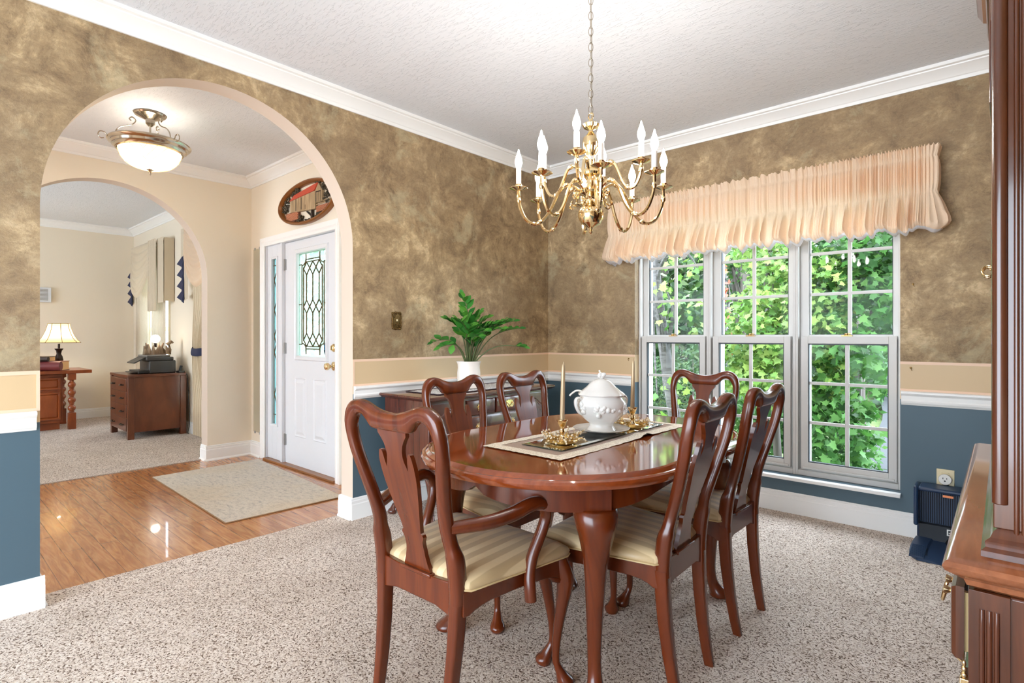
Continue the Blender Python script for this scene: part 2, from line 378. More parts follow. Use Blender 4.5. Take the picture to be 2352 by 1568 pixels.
# ================================================================== STRUCTURE
XA, XA2, YB, YB2, XD, YK = -3.088, -3.223, 3.936, 4.136, .44, -1.9
XC, XC2, XO, YD, YO = -5.583, -5.73, -9.75, 2.326, 2.326
ZD, ZF, ZO = 2.69, 2.735, 2.765
ARC_Y, ARC_R, ARC_Z = 1.157, .762, 1.742
def paint(o, fn):
    for p in o.data.polygons: p.material_index = fn(p.center)
def arch_wall(name, x, t, y0, y1, zt, mats, fn, dz=0):
    L, Rr = ARC_Y-ARC_R, ARC_Y+ARC_R
    pts = [(y0, -.02), (L, -.02), (L, ARC_Z+dz)]
    pts += [(ARC_Y-ARC_R*math.cos(PI*i/48), ARC_Z+dz+ARC_R*math.sin(PI*i/48)) for i in range(1, 48)]
    pts += [(Rr, ARC_Z+dz), (Rr, -.02), (y1, -.02), (y1, zt), (y0, zt)]
    m = MB(); m.plate(pts, t, lambda c: (x-c.y, c.x, c.z))
    o = struct(m.build(name, mats, sharp=20)); paint(o, fn); return o
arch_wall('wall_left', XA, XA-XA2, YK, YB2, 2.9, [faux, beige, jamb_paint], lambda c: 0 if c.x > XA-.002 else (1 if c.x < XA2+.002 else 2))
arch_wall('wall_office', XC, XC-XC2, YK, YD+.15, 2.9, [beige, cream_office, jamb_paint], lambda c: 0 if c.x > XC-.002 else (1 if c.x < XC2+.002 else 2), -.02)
def wall_grid(name, us, vs, skip, t, fn, mats):
    m = MB(); G = {}
    cells = [(i, j) for i in range(len(us)-1) for j in range(len(vs)-1) if (i, j) not in skip]
    def P(i, j, k):
        if (i, j, k) not in G: G[(i, j, k)] = m.V(fn(us[i], vs[j], k*t))
        return G[(i, j, k)]
    for i, j in cells:
        for k in (0, 1): m.face([P(i, j, k), P(i+1, j, k), P(i+1, j+1, k), P(i, j+1, k)])
        for (a, b), nb in ((((i, j), (i+1, j)), (i, j-1)), (((i+1, j), (i+1, j+1)), (i+1, j)), (((i+1, j+1), (i, j+1)), (i, j+1)), (((i, j+1), (i, j)), (i-1, j))):
            if nb not in cells: m.face([P(*a, 0), P(*b, 0), P(*b, 1), P(*a, 1)])
    return struct(m.build(name, mats, sharp=20))
WX0, WX1, WZ0, WZ1 = -2.204, -.45, .245, 2.10
wall_grid('wall_window', [XA2, WX0, WX1, XD+.2], [-.02, WZ0, WZ1, 2.9], [(1, 1)], YB2-YB, lambda u, v, k: (u, YB+k, v), [faux])
wall_grid('wall_door', [XC2-.2, -5.29, -3.90, XA2+.02], [-.02, 2.045, 2.9], [(1, 0)], .15, lambda u, v, k: (u, YD+k, v), [beige])
wall_grid('wall_office_window', [XO-.2, -9.15, -8.15, -7.05, -6.1, XC2+.02], [-.02, .35, 2.2, 2.9], [(1, 1), (3, 1)], .15, lambda u, v, k: (u, YO+k, v), [cream_office])
m = MB(); m.box(XO-.2, XO, YK, YO+.15, -.02, 2.9); struct(m.build('wall_office_far', cream_office))
m = MB(); m.box(XD, XD+.2, YK, YB2, -.02, 2.9); struct(m.build('wall_right', faux))
# back walls behind the camera, unseen; openings added and sized to admit sky light
wall_grid('wall_back', [XA2, -2.85, .25, XD+.2], [-.02, 2.1, 2.9], [(1, 0)], .12, lambda u, v, k: (u, YK-k, v), [beige])
wall_grid('wall_back_foyer', [XC, -4.95, -3.95, XA2+.02], [-.02, 2.05, 2.9], [(1, 0)], .12, lambda u, v, k: (u, YK-k, v), [beige])
wall_grid('wall_back_office', [XO-.2, -8.7, -6.7, XC2+.02], [-.02, .7, 2.1, 2.9], [(1, 1)], .12, lambda u, v, k: (u, YK-k, v), [cream_office])
m = MB(); m.box(XA2+.001, XD+.2, YK-.35, YB2, ZD, ZD+.25); struct(m.build('ceiling', ceil_mat))
m = MB(); m.box(XC2+.001, XA2+.0005, YK-.35, YD+.15, ZF, ZF+.2); struct(m.build('ceiling_foyer', ceil_mat))
m = MB(); m.box(XO-.2, XC2+.0005, YK-.12, YO+.15, ZO, ZO+.2); struct(m.build('ceiling_office', ceil_mat))
m = MB(); m.box(-3.236, XD+.2, YK-2.2, YB2, -.16, 0); struct(m.build('floor', carpet))
m = MB(); m.box(-5.66, -3.236, YK-2.2, YD+.15, -.16, -.006); struct(m.build('floor_foyer', planks))
m = MB(); m.box(XO-.2, -5.66, YK-.12, YO+.15, -.16, .002); struct(m.build('floor_office', carpet))

# ---- mouldings
def crown_prof(zc, s=1.0):
    return [(0, zc-.092*s), (.010, zc-.092*s), (.013, zc-.074*s), (.020, zc-.070*s), (.024, zc-.064*s), (.038, zc-.050*s), (.058, zc-.034*s), (.070, zc-.027*s), (.072, zc-.021*s), (.088, zc-.018*s), (.090, zc), (0, zc)]
def trimrun(name, runs, mat=white, sharp=25):
    m = MB()
    for prof, p0, p1, n in runs: sweep(m, prof, p0, p1, n)
    return struct(m.build(name, mat, sharp=sharp))
CP, CF = crown_prof(ZD), crown_prof(ZF, 1.05)
trimrun('trim_1', [(CP, (XA, YK), (XA, YB), (1, 0))])
trimrun('trim_2', [(CP, (XA, YB), (XD, YB), (0, -1))])
trimrun('trim_3', [(CP, (XD, YK), (XD, YB), (-1, 0))])
trimrun('trim_4', [(CF, (XC, YK), (XC, YD), (1, 0))])
trimrun('trim_5', [(CF, (XC, YD), (XA2, YD), (0, -1))])
trimrun('trim_6', [(CF, (XA2, YK), (XA2, YD), (-1, 0))])
CO = crown_prof(ZO, 1.05)
trimrun('trim_7', [(CO, (XO, YK), (XO, YO), (1, 0))])
trimrun('trim_8', [(CO, (XO, YO), (XC2, YO), (0, -1))])
BP = [(0, 0), (.016, 0), (.016, .096), (.011, .101), (.013, .118), (.007, .124), (.009, .130), (.004, .137), (0, .137)]
BQ = [(0, -.006), (.028, -.006), (.027, .004), (.016, .014), (.016, .096), (.011, .101), (.013, .118), (.007, .124), (.009, .130), (.004, .137), (0, .137)]
AL, AR = ARC_Y-ARC_R, ARC_Y+ARC_R
trimrun('baseboard_left', [(BP, (XA, AR-.016), (XA, YB), (1, 0)), (BQ, (XA, AR), (XA2, AR), (0, -1)), (BQ, (XA2, AR-.016), (XA2, YD), (-1, 0))])
trimrun('baseboard_left_near', [(BP, (XA, YK), (XA, AL+.016), (1, 0)), (BQ, (XA, AL), (XA2, AL), (0, 1)), (BQ, (XA2, YK), (XA2, AL+.016), (-1, 0))])
trimrun('baseboard_window', [(BP, (XA, YB), (XD, YB), (0, -1))])
trimrun('baseboard_foyer', [(BQ, (XC, AR-.016), (XC, YD), (1, 0)), (BQ, (XC, AR), (XC2, AR), (0, -1)), (BQ, (XC, YD), (-5.345, YD), (0, -1))])
trimrun('baseboard_foyer_near', [(BQ, (XC, YK), (XC, AL+.016), (1, 0)), (BQ, (XC, AL), (XC2, AL), (0, 1))])
trimrun('baseboard_office', [(BP, (XO, YK), (XO, YO), (1, 0)), (BP, (XO, YO), (XC2, YO), (0, -1))])
RP = [(0, .768), (.006, .768), (.010, .776), (.016, .782), (.018, .792), (.012, .800), (.014, .822), (.024, .828), (.030, .836), (.030, .846), (.022, .850), (0, .850)]
trimrun('trim_9', [(RP, (XA, AR+.006), (XA, YB), (1, 0))])
trimrun('trim_10', [(RP, (XA, YK), (XA, AL-.012), (1, 0))])
trimrun('trim_11', [(RP, (XA, YB), (WX0-.01, YB), (0, -1))])
trimrun('trim_12', [(RP, (WX1+.006, YB), (XD, YB), (0, -1))])
peach_line = plain('peach_line_paint', S(238, 204, 176), .5)
def band(name, boxes):
    m = MB()
    for b in boxes: m.box(*b)
    return struct(m.build(name, peach_line))
e = .0025
band('trim_13', [(XA, XA+e, AR, YB, 1.006, 1.022), (XA, XA+e, AR, YB, .850, .862), (XA, XA+e, AR, AR+.012, .862, 1.006)])
band('trim_14', [(XA, XA+e, YK, AL, 1.006, 1.022), (XA, XA+e, YK, AL, .850, .862), (XA, XA+e, AL-.012, AL, .862, 1.006)])
band('trim_15', [(XA, WX0, YB-e, YB, 1.006, 1.022), (XA, WX0, YB-e, YB, .850, .862)])
band('trim_16', [(WX1, XD, YB-e, YB, 1.006, 1.022), (WX1, XD, YB-e, YB, .850, .862)])

# ---- dining room windows: three double-hung units
def sash(m, x0, x1, z0, z1, y0, y1, st, bt, tp):
    m.box(x0, x0+st, y0, y1, z0, z1); m.box(x1-st, x1, y0, y1, z0, z1)
    m.box(x0+st, x1-st, y0, y1, z0, z0+bt); m.box(x0+st, x1-st, y0, y1, z1-tp, z1)
def muntins(m, x0, x1, z0, z1, y0, y1, nx, nz, wd=.011):
    for i in range(1, nx):
        x = x0+(x1-x0)*i/nx; m.box(x-wd, x+wd, y0, y1, z0, z1)
    for j in range(1, nz):
        z = z0+(z1-z0)*j/nz; m.box(x0, x1, y0+.001, y1-.001, z-wd*.9, z+wd*.9)
gasket = plain('dark_gasket', S(52, 56, 62), .5)
def dh_window(n, x0, x1, xl0, xl1, xu0, xu1):
    m = MB(); f0 = 4.0
    m.box(x0, x0+.016, f0, YB2, WZ0, WZ1); m.box(x1-.016, x1, f0, YB2, WZ0, WZ1)
    m.box(x0+.016, x1-.016, f0, YB2, WZ0, WZ0+.035); m.box(x0+.016, x1-.016, f0, YB2, WZ1-.04, WZ1)
    m.box(x0+.016, xu0-.004, 4.055, YB2, WZ0+.035, WZ1-.04); m.box(xu1+.004, x1-.016, 4.055, YB2, WZ0+.035, WZ1-.04)
    fr = struct(m.build('window_%d' % n, white_window, bevel=.002))
    m = MB(); sash(m, xl0-.042, xl1+.042, .285, 1.170, 4.006, 4.046, .042, .050, .048)
    muntins(m, xl0, xl1, .335, 1.122, 4.020, 4.036, 2, 3)
    m.box(xl0-.03, xl1+.03, 3.996, 4.008, .292, .304)
    lo = m.build('lower_sash', white_window, fr, bevel=.002)
    m = MB(); m.box(xl0-.005, xl1+.005, 4.026, 4.030, .33, 1.127); m.build('glass_pane', glass_clear, lo)
    m = MB(); sash(m, xl0-.001, xl1+.001, .334, 1.123, 4.012, 4.040, .007, .007, .010); m.build('gasket', gasket, lo)
    m = MB(); sash(m, xu0-.03, xu1+.03, 1.13, 2.03, 4.060, 4.095, .03, .05, .045)
    muntins(m, xu0, xu1, 1.18, 1.985, 4.066, 4.084, 2, 3)
    up = m.build('upper_sash', white_window, fr, bevel=.002)
    m = MB(); m.box(xu0-.005, xu1+.005, 4.074, 4.078, 1.175, 1.99); m.build('glass_pane', glass_clear, up)
    m = MB(); sash(m, xu0-.001, xu1+.001, 1.179, 1.986, 4.064, 4.090, .005, .004, .005); m.build('gasket', gasket, up)
    xc = (xl0+xl1)/2 + .0
    m = MB(); m.box(xc-.03, xc+.03, 4.008, 4.034, 1.170, 1.176); m.lathe([(.012, 0), (.012, .012), (.004, .014)], (xc-.004, 4.024, 1.176), 12); m.box(xc-.004, xc+.022, 4.018, 4.028, 1.183, 1.189)
    m.build('sash_lock', old_brass, lo)
dh_window(1, -2.204, -1.626, -2.138, -1.697, -2.143, -1.690)
dh_window(2, -1.626, -1.034, -1.555, -1.108, -1.554, -1.093)
dh_window(3, -1.034, -.450, -.960, -.516, -.964, -.500)
m = MB(); m.box(WX0-.02, WX1+.006, 3.890, YB2-.14, .222, .2445); struct(m.build('trim_17', white, bevel=.004))

# ---- office windows (behind the drapes)
def plain_window(n, x0, x1):
    m = MB(); sash(m, x0, x1, .35, 2.2, YO+.05, YO+.11, .05, .06, .06); muntins(m, x0+.05, x1-.05, .41, 2.14, YO+.07, YO+.09, 2, 4); m.box(x0+.05, x1-.05, YO+.05, YO+.1, 1.24, 1.30)
    fr = struct(m.build('window_%d' % n, white, bevel=.002))
    m = MB(); m.box(x0+.05, x1-.05, YO+.078, YO+.082, .41, 2.14); m.build('glass_pane', glass_clear, fr)
plain_window(4, -9.15, -8.15); plain_window(5, -7.05, -6.1)

# ---- front door with sidelight
def leaded(m, x0, x1, z0, z1, y, wd=.0105):
    def bar(a, b): m.tube([(a[0], y, a[1]), (b[0], y, b[1])], wd*.5, 6, flat=1.0)
    W_, H_ = x1-x0, z1-z0
    P = lambda u, v: (x0+u*W_, z0+v*H_)
    # inner border
    for a, b in (((.10, .10), (.10, .90)), ((.90, .10), (.90, .90)), ((.16, .13), (.16, .87)), ((.84, .13), (.84, .87)), ((.25, .055), (.75, .055)), ((.25, .945), (.75, .945)), ((.25, .08), (.75, .08)), ((.25, .92), (.75, .92)), ((.0, .10), (.10, .10)), ((.9, .10), (1, .10)), ((0, .90), (.1, .90)), ((.9, .9), (1, .9)), ((.25, 0), (.25, .08)), ((.75, 0), (.75, .08)), ((.25, .92), (.25, 1)), ((.75, .92), (.75, 1)), ((0, .5), (.1, .5)), ((.9, .5), (1, .5))): bar(P(*a), P(*b))
    for sx, sz in ((0, 0), (1, 0), (0, 1), (1, 1)):      # concave corners
        pts = [(abs(sx-.10-.15*math.sin(t*PI/2/5)*1.0), abs(sz-.055-.055*(1-(1-math.cos(t*PI/2/5))))) for t in range(6)]
        for a, b in zip(pts, pts[1:]): bar(P(*a), P(*b))
    cx_ = (.275, .5, .725); h = .065
    for zc in (.145, .475, .855):
        for c in cx_:
            q = [(c, zc-h), (c+.112, zc), (c, zc+h), (c-.112, zc)]
            for a, b in zip(q, q[1:]+q[:1]): bar(P(*a), P(*b))
    for c in cx_: bar(P(c, .145+h), P(c, .475-h)); bar(P(c, .475+h), P(c, .855-h))
dl, dr, db, dt, dy = -4.930, -4.022, .012, 2.025, 2.360
gl, gr_, gb, gt = -4.700, -4.200, 1.000, 1.905
m = MB()
G = lambda us, vs, skip: [(us[i], us[i+1], vs[j], vs[j+1]) for i in range(len(us)-1) for j in range(len(vs)-1) if (i, j) not in skip]
us, vs = [dl, gl, gr_, dr], [db, gb, gt, dt]
# one slab with a hole for the light
GV = {}
def gv(i, j, k):
    if (i, j, k) not in GV: GV[(i, j, k)] = m.V((us[i], dy+k*.044, vs[j]))
    return GV[(i, j, k)]
cells = [(i, j) for i in range(3) for j in range(3) if (i, j) != (1, 1)]
for i, j in cells:
    for k in (0, 1): m.face([gv(i, j, k), gv(i+1, j, k), gv(i+1, j+1, k), gv(i, j+1, k)])
    for a, b, nb in (((i, j), (i+1, j), (i, j-1)), ((i+1, j), (i+1, j+1), (i+1, j)), ((i+1, j+1), (i, j+1), (i, j+1)), ((i, j+1), (i, j), (i-1, j))):
        if nb not in cells: m.face([gv(*a, 0), gv(*b, 0), gv(*b, 1), gv(*a, 1)])
door = struct(m.build('door_1', door_white))
def molding_ring(m, x0, x1, z0, z1, y, wd, proj):
    rings = []
    for o, p in ((-wd, 0), (-wd*.8, proj), (-wd*.4, proj*.6), (-wd*.1, proj*.8), (0, 0)):
        rings.append([(x0+o, y-p, z0+o), (x1-o, y-p, z0+o), (x1-o, y-p, z1-o), (x0+o, y-p, z1-o)])
    m.loft(rings, True, False)
m = MB(); molding_ring(m, gl, gr_, gb, gt, dy, .045, .014); m.build('light_frame', door_white, door, sharp=20)
m = MB(); m.box(gl, gr_, dy+.018, dy+.026, gb, gt); gp = m.build('glass_pane', glass_door, door)
m = MB(); leaded(m, gl+.01, gr_-.01, gb+.01, gt-.01, dy+.014); m.build('lead_came', came_metal, gp)
for x0, x1 in ((-4.745, -4.535), (-4.41, -4.195)):
    m = MB(); rings = []
    for o, p in ((0, .0), (.008, .006), (.016, .001), (.026, .001), (.05, .009)):
        rings.append([(x0+o, dy-p, .27+o), (x1-o, dy-p, .27+o), (x1-o, dy-p, .805-o), (x0+o, dy-p, .805-o)])
    m.loft(rings, True, False); m.face([m.V(q) for q in rings[-1]]); m.build('raised_panel', door_white, door, sharp=15)
m = MB(); m.lathe([(.036, 0), (.036, .006), (.030, .011), (.012, .014), (.011, .034), (.020, .042), (.029, .054), (.031, .066), (.026, .078), (.014, .084), (0, .085)], seg=20); kn = m.build('door_knob', brass, door); kn.location = (-4.075, dy, .925); kn.rotation_euler = (R(90), 0, 0)
m = MB(); m.lathe([(.034, 0), (.034, .006), (.026, .016), (.012, .020), (0, .021)], seg=20); m.box(-.005, .005, -.018, .018, .018, .032); kn = m.build('deadbolt', brass, door); kn.location = (-4.075, dy, 1.075); kn.rotation_euler = (R(90), 0, 0)
for z in (.22, 1.06, 1.83):
    m = MB(); m.box(dl-.014, dl+.022, dy-.004, dy+.002, z-.05, z+.05); m.tube([(dl-.004, dy-.006, z-.052), (dl-.004, dy-.006, z+.052)], .006, 8); m.build('hinge', steel, door)
m = MB(); m.plate([(-.028, .05), (.028, .05), (.028, -.02), (0, -.062), (-.028, -.02)], .002, lambda c: (-4.232+c.x, dy+.012+c.y, 1.062+c.z)); m.build('shield_sticker', plain('sticker_blue', S(18, 34, 58), .4), gp)
m = MB(); m.box(-4.258, -4.206, dy+.0105, dy+.012, 1.055, 1.068); m.box(-4.258, -4.206, dy+.0105, dy+.012, 1.074, 1.108); m.build('sticker_band', plain('sticker_light_blue', S(40, 110, 150), .4), gp)
# jambs, casing and sidelight
m = MB()
for x0, x1 in ((-5.29, -5.262), (-4.968, -4.936), (-4.016, -3.985)): m.box(x0, x1, YD+.004, YD+.15, -.006, 2.045)
m.box(-5.29, -3.90, YD+.004, YD+.15, 2.03, 2.045); m.box(-3.985, -3.90, YD+.004, YD+.15, -.006, 2.045)
struct(m.build('trim_18', door_white, bevel=.002))
cas = [(0, 0), (.012, 0), (.016, .02), (.012, .04), (.018, .055), (.020, .078), (0, .078)]
m = MB()
for x, sg in ((-5.268, -1), (-3.985, 1)): m.loft([[(x+sg*wv, YD-d, z) for d, wv in cas] for z in (-.006, 2.108)])
m.loft([[(x, YD-d, 2.030+wv) for d, wv in cas] for x in (-5.346, -3.907)])
struct(m.build('trim_19', white, sharp=20))
m = MB(); sash(m, -5.262, -4.968, .012, 2.03, 2.345, 2.385, .095, .33, .13)
sl = struct(m.build('window_6', door_white, bevel=.002))
m = MB(); molding_ring(m, -5.165, -5.065, .345, 1.897, 2.345, .026, .012); m.build('light_frame', door_white, sl, sharp=20)
m = MB(); m.box(-5.168, -5.062, 2.362, 2.368, .34, 1.90); gp2 = m.build('glass_pane', glass_frost, sl)
m = MB(); xc = -5.112; y = 2.360
def bar(a, b): m.tube([(a[0], y, a[1]), (b[0], y, b[1])], .0045, 6)
for x in (-5.155, ): bar((x, .345), (x, 1.895))
for z in (.43, 1.84): bar((-5.165, z), (-5.065, z))
zs = [.62, 1.02, 1.17, 1.42, 1.70]
last = .345
for z in zs:
    q = [(xc, z-.075), (xc+.038, z), (xc, z+.075), (xc-.038, z)]
    for a, b in zip(q, q[1:]+q[:1]): bar(a, b)
    bar((xc, last), (xc, z-.075)); last = z+.075
bar((xc, last), (xc, 1.895)); m.build('lead_came', came_metal, gp2)
m = MB(); m.box(-5.262, -3.985, YD-.03, YD+.15, -.006, .011); struct(m.build('trim_20', wood('threshold_oak', S(110, 66, 30), S(146, 92, 46), S(170, 112, 60), .35, .1, 0), bevel=.003))
# ---- outside ground
m = MB()
def hill(i, j):
    x = -26+i*2.0; y = (4.3 if x > -3.4 else 2.6)+j*1.6; d = max(0, y-10)
    return (x, y, -.55 + .05*d + .35*math.sin(x*.4)*min(1, d*.1) - (.0 if x < -2 else .0))
m.grid(hill, 24, 18); struct(m.build('ground', ground_mat))
m = MB(); pts = [(-1.9, 4.4), (-1.55, 7.2), (-1.5, 9.6), (-1.7, 12.5), (-2.6, 17), (-4.2, 24)]
pts = cr(pts, 4)
m.loft([[(x, y, -.50+.05*max(0, y-10)+.1), (x+4.6, y+.6, -.50+.05*max(0, y-10)+.1)] for x, y in pts], False, False); struct(m.build('driveway', asphalt))
# ================================================================== DINING CHAIRS
def ybk(z):      # rearward curve of the back (local y) by height
    T = [(0, -.262), (.10, -.242), (.22, -.226), (.34, -.219), (.44, -.217), (.52, -.227), (.60, -.246), (.70, -.275), (.80, -.302), (.90, -.321), (1.0, -.330)]
    for (a, ya), (b, yb) in zip(T, T[1:]):
        if z <= b:
            t = (z-a)/(b-a); return ya+(yb-ya)*t
    return T[-1][1]
def chair_back(ws):
    half = [((.180, .40), (.137, .40)), ((.181, .50), (.137, .50)), ((.180, .545), (.138, .548)), ((.170, .580), (.133, .585)), ((.171, .640), (.134, .640)), ((.182, .710), (.147, .710)), ((.198, .790), (.164, .785)), ((.208, .855), (.177, .850)), ((.208, .905), (.175, .888)), ((.196, .945), (.160, .918)), ((.170, .968), (.138, .931)), ((.138, .975), (.115, .927)), ((.105, .969), (.096, .910)), ((.072, .957), (.079, .892)), ((.036, .948), (.040, .890)), ((0, .945), (0, .890))]
    fl = [(a[0]*ws, a[1], b[0]*ws, b[1]) for a, b in half]
    fl = cr(fl, 3); full = fl+[(-a, b, -c, d) for a, b, c, d in fl[-2::-1]]
    rings = []
    for ox, oz, ix, iz in full:
        cx_, cz_ = (ox+ix)/2, (oz+iz)/2; hx, hz = (ox-ix)/2, (oz-iz)/2; rg = []
        th = .0195 if cz_ > .56 else .0195+.006*min(1, (.56-cz_)/.03)
        for k in range(12):
            a = 2*PI*k/12; ca, sa = math.cos(a), math.sin(a)
            ca = math.copysign(abs(ca)**.62, ca); sa = math.copysign(abs(sa)**.62, sa)
            x, z = cx_+hx*ca, cz_+hz*ca
            rg.append((x, ybk(z)+th*sa, z))
        rings.append(rg)
    m = MB(); m.loft(rings); return m
SPLAT = [(.068, .896), (.066, .880), (.054, .866), (.044, .850), (.038, .832), (.037, .815), (.041, .798), (.047, .784), (.050, .775), (.053, .790), (.056, .808), (.060, .822), (.066, .829), (.073, .826), (.078, .812), (.081, .790), (.080, .758), (.075, .722), (.066, .682), (.056, .642), (.048, .610), (.043, .590), (.041, .576), (.047, .572), (.050, .564), (.046, .555), (.042, .548), (.041, .530), (.044, .505), (.051, .480), (.059, .462), (.062, .448)]
def make_chair(name, label, cat, arms=False, group=None):
    fw, rw, fd, rd = (.275, .205, .205, -.215) if arms else (.252, .176, .205, -.215)
    ws = 1.09 if arms else .955
    t = thing(name, label, cat, group=group)
    chair_back(ws).build('back_frame', cherry, t, sharp=60)
    m = MB(); o = SPLAT + [(-x, z) for x, z in SPLAT[::-1]]
    m.plate(o, .014, lambda c: (c.x, ybk(c.z)-.006+c.y, c.z), [.45+.0175*i for i in range(1, 26)])
    m.build('splat', cherry, t, sharp=35)
    # seat cushion
    def outline(k, grow=0):
        P = []; n = 9
        fx, rx, fy, ry = fw+grow, rw+grow, fd+grow, rd
        for i in range(n): a = i/(n-1); P.append((fx-.03+.0-(2*fx-.06)*a, fy+.012*math.sin(PI*a)))
        cornerL = [(-fx+.009, fy-.006), (-fx, fy-.03)]
        side = [(-fx+(fx-rx)*s_, fy-.03+(ry-fy+.03)*s_) for s_ in (.25, .5, .75, .97)]
        back = [(-rx+2*rx*s_, ry) for s_ in (.04, .2, .4, .6, .8, .96)]
        sideR = [(-x, y) for x, y in side[::-1]]; cornR = [(-x, y) for x, y in cornerL[::-1]]
        P = P+cornerL+side+back+sideR+cornR
        return [(x*k, -.005+(y+.005)*k) for x, y in P]
    m = MB(); rings = []
    for k, g, z in ((1, -.010, .434), (1, .004, .440), (1, .007, .452), (1, .001, .464), (.95, 0, .474), (.85, 0, .481), (.68, 0, .487), (.45, 0, .491), (.2, 0, .493), (.02, 0, .4935)):
        rings.append([(x, y, z) for x, y in outline(k, g)])
    m.loft(rings); seat = m.build('seat', seat_mat, t, sharp=60)
    m = MB(); m.tube([(x, y, .4405) for x, y in outline(1, .006)], .0032, 6, True); m.build('piping', seat_pipe, seat, sharp=80)
    # rails
    m = MB(); z0, z1 = .358, .4345
    low = [(0, .052), (.06, .050), (.10, .030), (.16, .014), (.24, .006), (.5, 0), (.76, .006), (.84, .016), (.90, .030), (.95, .046), (1, .046)]
    def rail(p, q, th, zz0=z0, zz1=z1, invert=True):
        p, q = Vector((*p, 0)), Vector((*q, 0)); d = q-p; L = d.length; d.normalize(); nrm = Vector((-d.y, d.x, 0))
        ol = [(0, zz1), (L, zz1)] + [(u*L, zz0+.03-hh*.55 if invert else zz0) for u, hh in low[::-1]]
        m.plate(ol, th, lambda c: p+d*c.x+nrm*c.y+Vector((0, 0, c.z)))
    rail((-fw+.004, fd-.002), (fw-.004, fd-.002), -.022)
    rail((fw-.006, fd-.01), (rw-.008, rd-.005), -.022); rail((-rw+.008, rd-.005), (-fw+.006, fd-.01), -.022)
    m.plate([(-rw+.02, .46), (-.075, .452), (.075, .452), (rw-.02, .46), (rw-.02, .350), (.09, .372), (-.09, .372), (-rw+.02, .350)], .024, lambda c: (c.x, -.232+c.y, c.z))
    m.box(-.07, .07, -.236, -.206, .444, .456)
    m.build('seat_rail', cherry, t, bevel=.003)
    for sx in (1, -1):
        m = MB(); d = .7071
        cabriole(m, sx*(fw-.028), fd-.026, sx*d, d, .430)
        for j in (0, 1):   # knee brackets
            dx, dy = (-sx, -.12) if j == 0 else (-sx*.1, -1)
            m.tube([(sx*(fw-.024)+dx*u, fd-.022+dy*u, .372-v) for u, v in ((0, .012), (.035, .002), (.062, -.012))], [.02, .013, .004], 8)
        m.build('leg', cherry, t, sharp=60)
    for sx in (1, -1):
        m = MB(); rings = []
        for z, hw, hd in ((0, .0135, .016), (.06, .0145, .0175), (.15, .0165, .0195), (.26, .0185, .0215), (.34, .020, .0225), (.42, .0205, .0225)):
            xc = sx*(.142+.0165*(z/.4))*ws; y = ybk(z)
            rg = []
            for k in range(12):
                a = 2*PI*(k+.5)/12; ca, sa = math.cos(a), math.sin(a); ca = math.copysign(abs(ca)**.35, ca); sa = math.copysign(abs(sa)**.35, sa)
                rg.append((xc+hw*ca, y+hd*sa, z))
            rings.append(rg)
        m.loft(rings); m.build('leg', cherry, t, sharp=50)
    if arms:
        for sx in (1, -1):
            m = MB()
            P = [(sx*.172, -.246, .622), (sx*.196, -.208, .624), (sx*.234, -.140, .628), (sx*.256, -.070, .638), (sx*.266, -.015, .650), (sx*.271, .030, .652), (sx*.272, .062, .636), (sx*.270, .076, .604), (sx*.264, .070, .566), (sx*.257, .050, .522), (sx*.252, .028, .478), (sx*.254, .012, .432), (sx*.261, .005, .388), (sx*.264, .005, .352)]
            P = cr(P, 3); n = len(P); rs = [.0205+.005*math.sin(PI*min(1, i/n*1.9)) if i/n < .52 else .0195 for i in range(n)]
            m.tube(P, rs, 12, flat=.85); m.build('arm', cherry, t, sharp=60)
    return t
GR = 'cherry dining chairs around the table'
arm = make_chair('dining_armchair', 'cherry armchair with open scrolled arms at the near end of the dining table', 'armchair', True)
arm.location = (-1.350, 1.285, 0); arm.rotation_euler = (0, 0, R(1.5))
ch = make_chair('dining_chair', 'near side chair on the hutch side of the table, its back towards the hutch', 'chair', group=GR)
ch.location = (-1.036, 1.778, 0); ch.rotation_euler = (0, 0, R(91.5))
dup(ch, (-1.034, 2.330, 0), R(89), 'far side chair on the hutch side of the table, its back near the right window')
dup(ch, (-1.685, 1.815, 0), R(-90), 'near side chair on the sideboard side, standing in front of the sideboard doors')
dup(ch, (-1.69, 2.325, 0), R(-90.5), 'far side chair on the sideboard side, its back before the sideboard drawers')
dup(ch, (-1.285, 2.775, 0), R(180), 'cherry dining chair at the far end of the table, in front of the windows')

# ================================================================== DINING TABLE
TX, TY1, TY2, TA, TB = -1.305, 1.71, 2.215, .522, .515
TYC = (TY1+TY2)/2
def oval(off=0, n=72, s=0):
    P = []
    for i in range(n):
        a = 2*PI*i/n; c_, s_ = math.cos(a), math.sin(a)
        nx, ny = c_/TA, s_/TB; L = math.hypot(nx, ny)
        yc = (TY2 if s_ > 0 else TY1) if abs(s_) > 1e-9 else (TY1+TY2)/2
        P.append((TX+TA*c_+off*nx/L, yc+TB*s_+off*ny/L))
    return P
t = thing('dining_table', 'oval cherry dining table with glossy top and cabriole legs in the middle of the room', 'table', (TX, TYC, -.007))
def rel(P): return [(x-TX, y-TYC, z) for x, y, z in P]
m = MB(); rings = []
for off, z in ((-.050, .712), (-.012, .712), (-.002, .716), (.003, .724), (.004, .732), (-.001, .740), (-.008, .744), (-.014, .7445), (-.020, .7500), (-.025, .7545), (-.027, .7515), (-.031, .7510), (-.034, .7535), (-.037, .7555), (-.05, .7555)):
    rings.append(rel([(x, y, z) for x, y in oval(off)]))
m.loft(rings); m.build('tabletop', cherry_top, t, sharp=25)
m = MB(); N = 72; top, bot, ti, bi = [], [], [], []
for i, (x, y) in enumerate(oval(-.075, N)):
    a = (i*360/N) % 90; sc = abs(math.sin(R(i*360/N*2)))     # scalloped lower edge, deeper by the legs
    top.append((x, y, .712)); bot.append((x, y, .682-.054*sc**.45))
